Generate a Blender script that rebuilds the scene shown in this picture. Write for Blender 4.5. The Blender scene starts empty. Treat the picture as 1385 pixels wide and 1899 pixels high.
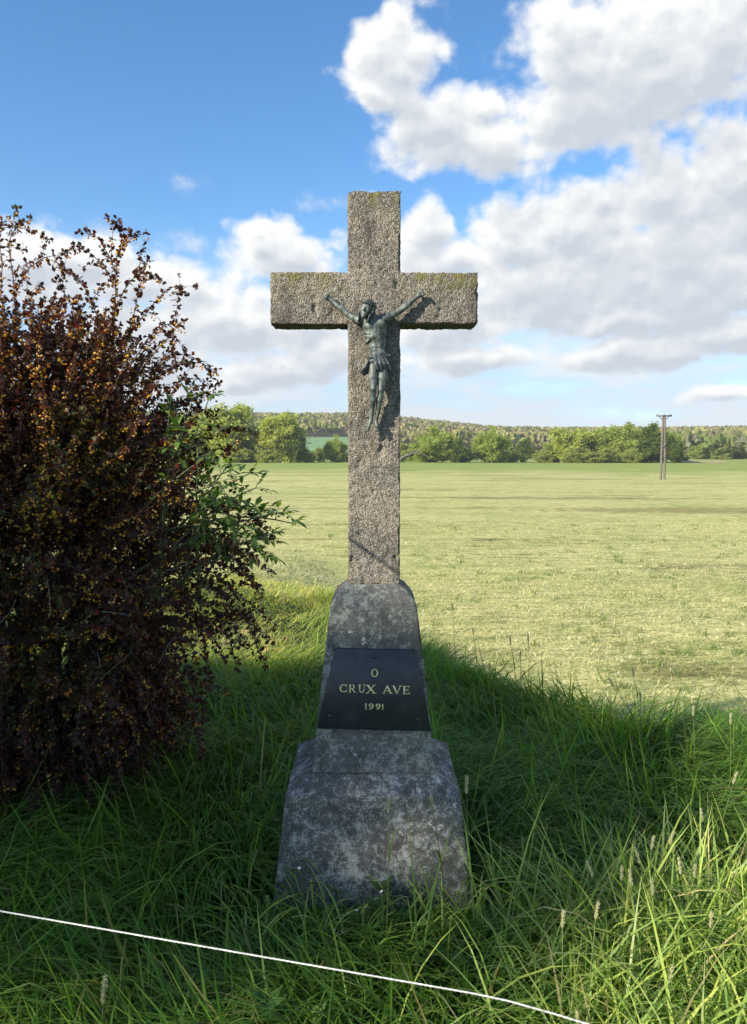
import bpy, math, random
import numpy as np
from mathutils import Vector, noise as mnoise

R = math.radians
SC = bpy.context.scene
COL = SC.collection
rng = np.random.default_rng(11)

# ------------------------------------------------------------------ camera
CAM_Z = 1.75
cam_d = bpy.data.cameras.new('camera')
cam = bpy.data.objects.new('camera', cam_d)
COL.objects.link(cam)
cam.location = (0, 0, CAM_Z)
cam.rotation_euler = (R(86.0), 0, 0)
cam_d.sensor_fit = 'HORIZONTAL'
cam_d.sensor_width = 36
cam_d.lens = 36 * 1430 / 1385
cam_d.clip_start = 0.05
cam_d.clip_end = 6000
SC.camera = cam

# ------------------------------------------------------------------ light
SUN_EL, SUN_AZ = R(28), R(54)          # azimuth measured from straight behind the camera towards its left
S = Vector((-math.sin(SUN_AZ) * math.cos(SUN_EL), -math.cos(SUN_AZ) * math.cos(SUN_EL), math.sin(SUN_EL)))
sun_d = bpy.data.lights.new('sun', 'SUN')
sun_d.energy = 5.0
sun_d.angle = R(0.6)
sun_d.color = (1.0, 0.91, 0.76)
sun = bpy.data.objects.new('sun', sun_d)
COL.objects.link(sun)
sun.rotation_euler = S.to_track_quat('Z', 'Y').to_euler()
sun.location = (-30, -20, 30)

SC.view_settings.view_transform = 'Standard'
SC.view_settings.look = 'None'
SC.view_settings.gamma = 1
SC.view_settings.use_curve_mapping = False
SC.view_settings.exposure = 0.65
SC.render.engine = 'CYCLES'
SC.cycles.max_bounces = 6
SC.cycles.diffuse_bounces = 3
SC.cycles.transmission_bounces = 3
SC.cycles.use_denoising = True
try:
    SC.cycles.denoiser = 'OPENIMAGEDENOISE'
except Exception:
    pass

# ------------------------------------------------------------------ node helpers
class NT:
    def __init__(s, tree):
        s.t = tree
    def n(s, typ, **kw):
        nd = s.t.nodes.new(typ)
        for k, v in kw.items():
            setattr(nd, k, v)
        return nd
    def put(s, sock, v):
        if v is None:
            return
        if isinstance(v, bpy.types.NodeSocket):
            s.t.links.new(v, sock)
        else:
            sock.default_value = v
    def m(s, op, a, b=None, c=None, clamp=False):
        nd = s.n('ShaderNodeMath', operation=op, use_clamp=clamp)
        s.put(nd.inputs[0], a); s.put(nd.inputs[1], b); s.put(nd.inputs[2], c)
        return nd.outputs[0]
    def v(s, op, a, b=None, scale=None):
        nd = s.n('ShaderNodeVectorMath', operation=op)
        s.put(nd.inputs[0], a); s.put(nd.inputs[1], b)
        if scale is not None:
            s.put(nd.inputs['Scale'], scale)
        return nd.outputs['Value'] if op in ('LENGTH', 'DOT_PRODUCT', 'DISTANCE') else nd.outputs[0]
    def xyz(s, a, b, c):
        nd = s.n('ShaderNodeCombineXYZ')
        s.put(nd.inputs[0], a); s.put(nd.inputs[1], b); s.put(nd.inputs[2], c)
        return nd.outputs[0]
    def sep(s, a):
        nd = s.n('ShaderNodeSeparateXYZ'); s.put(nd.inputs[0], a)
        return nd.outputs
    def noise(s, vec, scale, detail=4, rough=0.55, dist=0.0, lac=2.0, dims='3D', out=0):
        nd = s.n('ShaderNodeTexNoise', noise_dimensions=dims)
        s.put(nd.inputs['Vector'], vec)
        nd.inputs['Scale'].default_value = scale
        nd.inputs['Detail'].default_value = detail
        nd.inputs['Roughness'].default_value = rough
        nd.inputs['Lacunarity'].default_value = lac
        nd.inputs['Distortion'].default_value = dist
        return nd.outputs[out]
    def voro(s, vec, scale, feature='F1', out='Distance', detail=0, rnd=1.0):
        nd = s.n('ShaderNodeTexVoronoi', feature=feature)
        s.put(nd.inputs['Vector'], vec)
        nd.inputs['Scale'].default_value = scale
        nd.inputs['Randomness'].default_value = rnd
        if 'Detail' in nd.inputs:
            nd.inputs['Detail'].default_value = detail
        return nd.outputs[out]
    def step(s, v, a, b, lo=0.0, hi=1.0):
        nd = s.n('ShaderNodeMapRange', interpolation_type='SMOOTHSTEP')
        s.put(nd.inputs[0], v)
        nd.inputs[1].default_value = a; nd.inputs[2].default_value = b
        nd.inputs[3].default_value = lo; nd.inputs[4].default_value = hi
        return nd.outputs[0]
    def lin(s, v, a, b, lo=0.0, hi=1.0):
        nd = s.n('ShaderNodeMapRange')
        s.put(nd.inputs[0], v)
        nd.inputs[1].default_value = a; nd.inputs[2].default_value = b
        nd.inputs[3].default_value = lo; nd.inputs[4].default_value = hi
        return nd.outputs[0]
    def mix(s, f, a, b, blend='MIX'):
        nd = s.n('ShaderNodeMix', data_type='RGBA', blend_type=blend)
        s.put(nd.inputs[0], f)
        for sk, v in ((nd.inputs[6], a), (nd.inputs[7], b)):
            if isinstance(v, (tuple, list)) and len(v) == 3:
                v = (*v, 1)
            s.put(sk, v)
        return nd.outputs[2]
    def ramp(s, f, stops, interp='LINEAR'):
        nd = s.n('ShaderNodeValToRGB')
        s.put(nd.inputs[0], f)
        cr = nd.color_ramp; cr.interpolation = interp
        while len(cr.elements) < len(stops):
            cr.elements.new(0.5)
        for e, (p, c) in zip(cr.elements, stops):
            e.position = p; e.color = (*c, 1)
        return nd.outputs[0]

# ------------------------------------------------------------------ sky with cumulus clouds
# cloud masses: azimuth, elevation, half width, half height (degrees)
CLOUDS = [(0.87, 26.56, 3.65, 2.18), (-0.1, 25.21, 2.32, 1.21), (4.16, 22.5, 3.65, 2.65), (7.22, 23.4, 2.0, 1.4),
          (8.01, 21.23, 4.52, 1.75), (13.15, 26.69, 2.89, 3.07), (18.18, 24.98, 7.62, 4.18), (23.21, 25.6, 5.0, 3.5),
          (14.68, 23.28, 6.31, 2.6), (28.48, 25.2, 5.61, 4.3), (5.77, 13.9, 3.48, 1.3), (10.37, 15.02, 4.11, 2.77),
          (14.82, 16.2, 4.98, 2.8), (20.11, 17.3, 4.98, 3.0), (25.04, 18.0, 4.6, 3.0), (11.93, 11.73, 8.0, 3.21),
          (20.93, 12.59, 8.35, 4.03), (28.87, 14.0, 6.18, 5.0), (17.6, 9.3, 4.15, 1.2), (-6.93, 14.97, 3.3, 1.9),
          (-8.27, 15.46, 1.73, 1.39), (3.03, 15.94, 1.76, 1.92), (3.04, 13.43, 1.96, 2.16), (-15.08, 12.0, 6.39, 1.6),
          (-20.38, 13.3, 4.25, 1.6), (-24.45, 12.37, 5.08, 2.6), (-10.64, 9.57, 5.03, 2.0), (-5.22, 10.07, 4.33, 2.0),
          (-6.81, 6.24, 4.73, 1.4), (-10.69, 5.6, 2.32, 1.15), (-16.17, 7.93, 4.51, 2.9), (-2.87, 7.44, 3.56, 1.7),
          (24.6, 4.0, 2.6, 0.6), (5.41, 9.69, 4.27, 2.24),
          (7, 7.2, 5, 1.0), (19, 7.2, 6, 1.0), (26, 8.0, 6, 1.3), (-19, 4.8, 6, 0.9),
          # the same broken cumulus goes on round the rest of the sky
          (-38, 18, 7, 4), (-52, 27, 8, 5), (-60, 12, 9, 4), (-85, 20, 10, 5), (-112, 30, 9, 6), (-140, 14, 12, 4), (-165, 26, 9, 5),
          (40, 22, 7, 5), (46, 12, 9, 4), (66, 27, 8, 6), (80, 13, 11, 5), (104, 24, 9, 6), (130, 15, 11, 4), (158, 28, 10, 6),
          (20, 44, 9, 5), (-30, 48, 9, 5), (70, 52, 14, 6), (-100, 55, 16, 7), (150, 55, 15, 7)]
WISPS = [(-13.4, 18.9, 2.6, 0.9), (-1.9, 17.9, 2.8, 0.9), (-12.4, 15.2, 2.2, 0.9), (-18.5, 15.0, 4.2, 1.4), (3.4, 28.9, 1.8, 0.8)]

world = bpy.data.worlds.new('World')
SC.world = world
world.use_nodes = True
W = NT(world.node_tree)
world.node_tree.nodes.clear()

def cloud_group(name, blobs, w_noise, w_puff, detail, bias):
    """density round a direction: soft masses, a fractal rim and (where w_puff > 0) rounded puffs"""
    g = bpy.data.node_groups.new(name, 'ShaderNodeTree')
    g.interface.new_socket('Dir', in_out='INPUT', socket_type='NodeSocketVector')
    g.interface.new_socket('Density', in_out='OUTPUT', socket_type='NodeSocketFloat')
    G = NT(g)
    gi = G.n('NodeGroupInput'); go = G.n('NodeGroupOutput')
    d = G.v('NORMALIZE', gi.outputs[0])
    x, y, z = G.sep(d)
    az = G.m('MULTIPLY', G.m('ARCTAN2', x, y), 180 / math.pi)
    el = G.m('MULTIPLY', G.m('ARCSINE', z), 180 / math.pi)
    # large soft warp so that the masses are not ellipses
    wv = G.noise(d, 10, 1, 0.5, out=1)
    wv = G.v('MULTIPLY_ADD', wv, (5.0, 2.6, 0))
    wv.node.inputs[2].default_value = (-2.5, -1.3, 0)
    p = G.v('ADD', G.xyz(az, el, 0.0), wv)
    f = None
    for a, e, ra, re in blobs:
        q = G.v('MULTIPLY_ADD', p, (1 / ra, 1 / re, 0))
        q.node.inputs[2].default_value = (-a / ra, -e / re, 0)
        r = G.v('LENGTH', q)
        if f is None:
            f = r
        else:
            nd = G.n('ShaderNodeMath', operation='SMOOTH_MIN')
            G.put(nd.inputs[0], f); G.put(nd.inputs[1], r); nd.inputs[2].default_value = 0.25
            f = nd.outputs[0]
    f = G.m('SUBTRACT', 1.0 + bias, f)                    # 1 in the middle of a mass, 0 at its rim
    f = G.m('MAXIMUM', f, -1.2)
    dn = G.v('MULTIPLY', d, (1, 1, 1.25))
    if w_noise:
        n1 = G.noise(dn, 15, detail, 0.63)
        f = G.m('MULTIPLY_ADD', G.m('SUBTRACT', n1, 0.5), w_noise, f)
    if w_puff:
        wob = G.v('SCALE', G.noise(dn, 42, 1, 0.5, out=1), scale=0.022)
        vo = G.voro(G.v('ADD', dn, wob), 27, 'F1', detail=1)
        f = G.m('MULTIPLY_ADD', G.m('SUBTRACT', 0.5, vo), w_puff, f)
    G.put(go.inputs[0], f)
    return g

cg = cloud_group('cumulus', CLOUDS, 1.5, 0.5, 9, 0.44)
cn = cloud_group('cumulus_near', CLOUDS, 1.5, 0.5, 6, 0.44)
cf = cloud_group('cumulus_far', CLOUDS, 1.3, 0.0, 1, 0.44)
wg = cloud_group('wisps', WISPS, 4.2, 0.0, 7, -0.25)
world.cycles.sampling_method = 'MANUAL'
world.cycles.sample_map_resolution = 256
tc = W.n('ShaderNodeTexCoord')
D = W.v('NORMALIZE', tc.outputs['Generated'])
def dens(grp, vec):
    nd = W.n('ShaderNodeGroup'); nd.node_tree = grp
    W.put(nd.inputs[0], vec)
    return nd.outputs[0]
def toward_sun(k):
    return W.v('ADD', D, tuple(v * k for v in (S.x * 0.7, S.y, S.z * 1.6)))
f0 = dens(cg, D)
f1 = dens(cn, toward_sun(0.014))
f2 = dens(cf, toward_sun(0.07))
dz = W.sep(D)[2]
alpha = W.step(f0, -0.06, 0.55)
occ = W.m('ADD', W.m('MULTIPLY', W.m('MAXIMUM', f1, 0.0), 1.0), W.m('MULTIPLY', W.m('MAXIMUM', f2, 0.0), 0.6))
occ = W.m('MULTIPLY', occ, W.step(f0, 0.0, 0.6, 0.55, 1.0))
lit = W.m('EXPONENT', W.m('MULTIPLY', occ, -0.9))
lit = W.m('ADD', W.step(lit, 0.05, 0.86), W.m('MULTIPLY', W.m('SUBTRACT', f0, f1), 0.5), clamp=True)
ccol = W.mix(lit, (0.58, 0.63, 0.70), (0.97, 0.975, 0.96))
sky = W.n('ShaderNodeTexSky', sky_type='NISHITA')
sky.sun_disc = False
sky.sun_elevation = SUN_EL
sky.sun_rotation = math.pi + SUN_AZ
sky.altitude = 300
sky.air_density = 1.0
sky.dust_density = 0.2
sky.ozone_density = 2.5
SKY_STRENGTH = 0.12
hs = W.n('ShaderNodeHueSaturation')
hs.inputs['Saturation'].default_value = 1.22
hs.inputs['Value'].default_value = 1.2
W.put(hs.inputs['Color'], sky.outputs[0])
skc = hs.outputs[0]
# thin high haze sheet low over the horizon, and wisps
w0 = dens(wg, D)
wa = W.m('MULTIPLY', W.step(w0, -0.1, 1.3), 0.7)
hn = W.noise(W.v('MULTIPLY', D, (1, 1, 3.6)), 5, 7, 0.6)
el_haze = W.m('MULTIPLY', W.step(dz, 0.05, 0.29, 1.0, 0.0), W.step(hn, 0.34, 0.58, 0.6, 0.97))
hazec = W.mix(W.step(hn, 0.40, 0.58), (0.47, 0.58, 0.76), (0.74, 0.79, 0.85))
CS = 0.68 / SKY_STRENGTH
c1 = W.mix(el_haze, skc, W.v('SCALE', hazec, scale=CS))
c2 = W.mix(wa, c1, W.v('SCALE', (0.86, 0.88, 0.9), scale=CS))
c3 = W.mix(alpha, c2, W.v('SCALE', ccol, scale=CS))
bg = W.n('ShaderNodeBackground')
W.put(bg.inputs[0], c3)
bg.inputs[1].default_value = SKY_STRENGTH
wo = W.n('ShaderNodeOutputWorld')
world.node_tree.links.new(bg.outputs[0], wo.inputs[0])

# ------------------------------------------------------------------ mesh helpers
def link(o, parent=None):
    COL.objects.link(o)
    if parent is not None:
        o.parent = parent
    return o

def mesh_np(name, V, faces, mats=(), smooth=False, col=None, mat_idx=None):
    """faces: list of (m,k) index arrays"""
    me = bpy.data.meshes.new(name)
    V = np.ascontiguousarray(V, dtype=np.float32)
    faces = [np.ascontiguousarray(f, dtype=np.int32) for f in faces if len(f)]
    nl = sum(f.size for f in faces); npoly = sum(len(f) for f in faces)
    me.vertices.add(len(V)); me.vertices.foreach_set('co', V.ravel())
    me.loops.add(nl); me.polygons.add(npoly)
    me.loops.foreach_set('vertex_index', np.concatenate([f.ravel() for f in faces]))
    sizes = np.concatenate([np.full(len(f), f.shape[1], dtype=np.int32) for f in faces])
    starts = np.concatenate([[0], np.cumsum(sizes)[:-1]]).astype(np.int32)
    me.polygons.foreach_set('loop_start', starts)
    try:
        me.polygons.foreach_set('loop_total', sizes)
    except Exception:
        pass
    if mat_idx is not None:
        me.polygons.foreach_set('material_index', np.ascontiguousarray(mat_idx, dtype=np.int32))
    if smooth:
        me.polygons.foreach_set('use_smooth', np.ones(npoly, dtype=bool))
    me.update(calc_edges=True)
    me.validate()
    if col is not None:
        at = me.color_attributes.new('Col', 'FLOAT_COLOR', 'POINT')
        c = np.ones((len(V), 4), dtype=np.float32); c[:, :3] = col
        at.data.foreach_set('color', c.ravel())
    for m in mats:
        me.materials.append(m)
    return me

def obj(name, me, parent=None, loc=None, rot=None, scale=None):
    o = bpy.data.objects.new(name, me)
    link(o, parent)
    if loc is not None: o.location = loc
    if rot is not None: o.rotation_euler = rot
    if scale is not None: o.scale = scale
    return o

def tag(o, label=None, cat=None, group=None, kind=None):
    if label: o['label'] = label
    if cat: o['category'] = cat
    if group: o['group'] = group
    if kind: o['kind'] = kind
    return o

def thing(name, label, cat, loc=(0, 0, 0), group=None):
    o = bpy.data.objects.new(name, None)
    link(o); o.location = loc
    o.empty_display_size = 0.1
    return tag(o, label, cat, group)

def unit(a):
    return a / np.maximum(np.linalg.norm(a, axis=-1, keepdims=True), 1e-9)

def basis(direction, up_hint):
    """columns: side, normal, direction"""
    d = unit(direction)
    s = unit(np.cross(d, up_hint))
    n = np.cross(s, d)
    return np.stack([s, n, d], axis=-1)

def scatter(tv, tfs, P, B, Sc):
    """copy a template (k,3) to every P with basis B (n,3,3) and scale Sc (n,3)"""
    n, k = len(P), len(tv)
    L = tv[None] * Sc[:, None, :]
    V = np.einsum('nij,nkj->nki', B, L) + P[:, None, :]
    off = (np.arange(n) * k)[:, None, None]
    F = [(tf[None] + off).reshape(-1, tf.shape[1]) for tf in tfs]
    return V.reshape(-1, 3), F

def tubes(paths, sides=5):
    """paths: list of (points (m,3), radii (m,)) -> one mesh worth of arrays"""
    Vs, Qs, Ts, base = [], [], [], 0
    ang = np.linspace(0, 2 * math.pi, sides, endpoint=False)
    for P, r in paths:
        P = np.asarray(P, float); r = np.asarray(r, float); m = len(P)
        t = np.gradient(P, axis=0); t = unit(t)
        h = np.array([0.31, 0.17, 0.93]) if abs(t[:, 2]).mean() < 0.9 else np.array([0.97, 0.2, 0.1])
        s = unit(np.cross(t, h)); n = np.cross(s, t)
        ring = (s[:, None] * np.cos(ang)[None, :, None] + n[:, None] * np.sin(ang)[None, :, None]) * r[:, None, None] + P[:, None]
        Vs.append(ring.reshape(-1, 3))
        i = np.arange(m - 1)[:, None] * sides; j = np.arange(sides)[None]; j2 = (j + 1) % sides
        Qs.append((np.stack([i + j, i + j2, i + sides + j2, i + sides + j], -1) + base).reshape(-1, 4))
        Vs.append(P[-1:] + t[-1:] * r[-1] * 0.5); tip = base + m * sides
        Ts.append(np.stack([np.full(sides, tip), base + (m - 1) * sides + np.arange(sides), base + (m - 1) * sides + (np.arange(sides) + 1) % sides], -1))
        base += m * sides + 1
    return np.concatenate(Vs), [np.concatenate(Qs), np.concatenate(Ts)]

def lattice(nx, ny, nz, mask):
    """boundary quads of a voxel mask, vertices shared; returns integer lattice verts and quads"""
    M = np.zeros((nx + 2, ny + 2, nz + 2), bool); M[1:-1, 1:-1, 1:-1] = mask
    quads = []
    for ax in range(3):
        for sgn in (1, -1):
            nb = np.roll(M, -sgn, axis=ax)
            c = np.argwhere(M & ~nb) - 1
            a, b = [(1, 2), (2, 0), (0, 1)][ax]
            o = c.copy(); o[:, ax] += (1 if sgn > 0 else 0)
            e1 = np.zeros(3, int); e1[a] = 1
            e2 = np.zeros(3, int); e2[b] = 1
            q = np.stack([o, o + e1, o + e1 + e2, o + e2], 1)
            if sgn < 0: q = q[:, ::-1]
            quads.append(q)
    Q = np.concatenate(quads)
    key = (Q[..., 0] * (ny + 2) + Q[..., 1]) * (nz + 2) + Q[..., 2]
    u, inv = np.unique(key.ravel(), return_inverse=True)
    z = u % (nz + 2); y = (u // (nz + 2)) % (ny + 2); x = u // ((nz + 2) * (ny + 2))
    return np.stack([x, y, z], 1), inv.reshape(-1, 4)

def vnormals(V, Q):
    n = np.cross(V[Q[:, 2]] - V[Q[:, 0]], V[Q[:, 3 if Q.shape[1] == 4 else 1]] - V[Q[:, 1 if Q.shape[1] == 4 else 0]])
    N = np.zeros_like(V)
    for k in range(Q.shape[1]):
        np.add.at(N, Q[:, k], n)
    return unit(N)

# cheap numpy value noise, 3d
def vnoise(P, scale, seed=0):
    p = np.asarray(P, float) * scale + seed * 17.13
    i = np.floor(p).astype(np.int64); f = p - i; f = f * f * (3 - 2 * f)
    def h(a, b, c):
        n = (a * 374761393 + b * 668265263 + c * 2147483647 + seed * 974711) & 0xffffffff
        n = ((n ^ (n >> 13)) * 1274126177) & 0xffffffff
        n = (n ^ (n >> 16)) & 0xffff
        return n / 65535.0
    r = 0
    for dx in (0, 1):
        wx = f[:, 0] if dx else 1 - f[:, 0]
        for dy in (0, 1):
            wy = f[:, 1] if dy else 1 - f[:, 1]
            for dz in (0, 1):
                wz = f[:, 2] if dz else 1 - f[:, 2]
                r = r + wx * wy * wz * h(i[:, 0] + dx, i[:, 1] + dy, i[:, 2] + dz)
    return r
def fbm(P, scale, octaves=3, seed=0):
    r, a, t = 0, 1.0, 0
    for k in range(octaves):
        r = r + a * vnoise(P, scale * 2 ** k, seed + k); t += a; a *= 0.5
    return r / t

# ------------------------------------------------------------------ materials
def material(name):
    m = bpy.data.materials.new(name); m.use_nodes = True
    T = NT(m.node_tree); b = m.node_tree.nodes['Principled BSDF']
    return m, T, b
def bump(T, b, height, strength, dist):
    nd = T.n('ShaderNodeBump'); nd.inputs['Strength'].default_value = strength; nd.inputs['Distance'].default_value = dist
    T.put(nd.inputs['Height'], height); T.put(b.inputs['Normal'], nd.outputs[0])

def leaf_material(name, transl=0.35, rough=0.5, spec=0.4, tint=(1, 1, 1), tcol=(1.25, 1.3, 0.6)):
    """colour from the per-leaf attribute, some light let through"""
    m, T, b = material(name)
    at = T.n('ShaderNodeAttribute', attribute_name='Col')
    c = T.mix(1.0, at.outputs['Color'], tint, 'MULTIPLY')
    T.put(b.inputs['Base Color'], c)
    b.inputs['Roughness'].default_value = rough
    b.inputs['Specular IOR Level'].default_value = spec
    tr = T.n('ShaderNodeBsdfTranslucent')
    T.put(tr.inputs[0], T.mix(1.0, c, tcol, 'MULTIPLY'))
    mx = T.n('ShaderNodeMixShader'); mx.inputs[0].default_value = transl
    T.t.links.new(b.outputs[0], mx.inputs[1]); T.t.links.new(tr.outputs[0], mx.inputs[2])
    T.t.links.new(mx.outputs[0], T.t.nodes['Material Output'].inputs[0])
    return m

def simple(name, color, rough=0.6, metal=0.0, nscale=20, namp=0.35, bscale=None, bstr=0.3, bdist=0.01, spec=0.5):
    m, T, b = material(name)
    co = T.n('ShaderNodeTexCoord').outputs['Object']
    n = T.noise(co, nscale, 5, 0.6)
    dark = tuple(c * (1 - namp) for c in color); lite = tuple(min(1, c * (1 + namp)) for c in color)
    T.put(b.inputs['Base Color'], T.ramp(n, [(0.3, dark), (0.7, lite)]))
    b.inputs['Roughness'].default_value = rough; b.inputs['Metallic'].default_value = metal
    b.inputs['Specular IOR Level'].default_value = spec
    if bscale:
        bump(T, b, T.noise(co, bscale, 4, 0.6), bstr, bdist)
    return m

M = {}
M['grass'] = leaf_material('grass_blade', 0.38, 0.5, 0.22, tcol=(1.5, 1.55, 0.5))
M['hay'] = leaf_material('cut_grass', 0.2, 0.6, 0.3)
M['barb_leaf'] = leaf_material('barberry_leaf', 0.3, 0.45, 0.28, tcol=(2.2, 1.0, 0.5))
M['barb_flower'] = leaf_material('barberry_flower', 0.3, 0.5, 0.3, tcol=(1.3, 1.1, 0.5))
M['elder_leaf'] = leaf_material('elder_leaf', 0.42, 0.4, 0.45, tcol=(1.7, 1.7, 0.5))
M['tree_leaf'] = leaf_material('tree_leaf', 0.5, 0.6, 0.2, tcol=(1.5, 1.45, 0.7))
M['forest'] = leaf_material('forest_leaf', 0.25, 0.7, 0.1)
M['bark'] = simple('bark', (0.075, 0.06, 0.045), 0.85, nscale=9, bscale=30, bstr=0.6, bdist=0.02)
M['barb_stem'] = simple('barberry_bark', (0.16, 0.11, 0.085), 0.7, nscale=40)
M['elder_stem'] = simple('elder_bark', (0.13, 0.15, 0.07), 0.7, nscale=40)
M['pole'] = simple('weathered_pole', (0.15, 0.13, 0.11), 0.85, nscale=3, bscale=20)
M['iron'] = simple('pole_iron', (0.13, 0.13, 0.13), 0.6, 0.3)
M['seed'] = leaf_material('seed_head', 0.25, 0.7, 0.2)
M['stalk'] = leaf_material('grass_stalk', 0.2, 0.5, 0.35)

# ------------------------------------------------------------------ terrain
EX = np.array([-14, -8, -4, -2.0, -0.6, 0.0, 0.45, 1.17, 2.1, 3.0, 4.0, 8.0, 14.0])
EY = np.array([13.5, 12.0, 11.3, 10.6, 9.0, 7.2, 6.1, 5.15, 4.25, 3.55, 2.9, 0.6, -2.5])
def sst(t):
    t = np.clip(t, 0, 1); return t * t * (3 - 2 * t)
def edge_dist(x, y):
    return y - np.interp(x, EX, EY)
RX = np.array([-60, -30, -13, -2, 1.9, 5.5, 8.3, 12.3, 26, 60])
RZ = np.array([44, 45, 44, 44, 40, 34, 28, 26, 24, 24])
def ground_z(x, y):
    x = np.asarray(x, float); y = np.asarray(y, float)
    s = edge_dist(x, y)
    wd = np.interp(x, [-1.6, 0.6], [11.0, 2.6])
    z = -0.8 * sst((s + 0.3) / wd)
    P = np.stack([x, y, np.zeros_like(x)], -1).reshape(-1, 3)
    z = z + ((fbm(P, 0.9, 3, 3) - 0.5) * 0.10).reshape(x.shape) * np.where(s < 2, 1.0, 0.6)
    z = z + ((fbm(P, 0.05, 2, 5) - 0.5) * 0.5).reshape(x.shape) * sst((s - 8) / 20)
    z = z + 1.2 * sst((np.hypot(x, y) - 30) / 220)
    r = np.hypot(x, y); az = np.degrees(np.arctan2(x, y))
    ridge = np.interp(az, RX, RZ)
    t = (r - 270) / (1000 - 270)
    z = z + ridge * sst(t) * (y > 0) * sst((75 - np.abs(az)) / 20)
    return z
def gz(x, y):
    return float(ground_z(np.array([x]), np.array([y]))[0])

nr, na = 210, 250
rad = np.concatenate([[0.0], np.geomspace(0.6, 3200, nr)])
th = np.linspace(-math.pi, math.pi, na, endpoint=False)
TH, RR = np.meshgrid(th, rad[1:])
GXv, GYv = RR * np.sin(TH), RR * np.cos(TH)
GV = np.stack([GXv, GYv, ground_z(GXv, GYv)], -1).reshape(-1, 3)
GV = np.concatenate([GV, [[0, 0, gz(0, 0)]]])
i = np.arange(nr - 1)[:, None] * na; j = np.arange(na)[None]; j2 = (j + 1) % na
GQ = np.stack([i + j, i + na + j, i + na + j2, i + j2], -1).reshape(-1, 4)
GT = np.stack([np.full(na, nr * na), np.arange(na), (np.arange(na) + 1) % na], -1)

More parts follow.
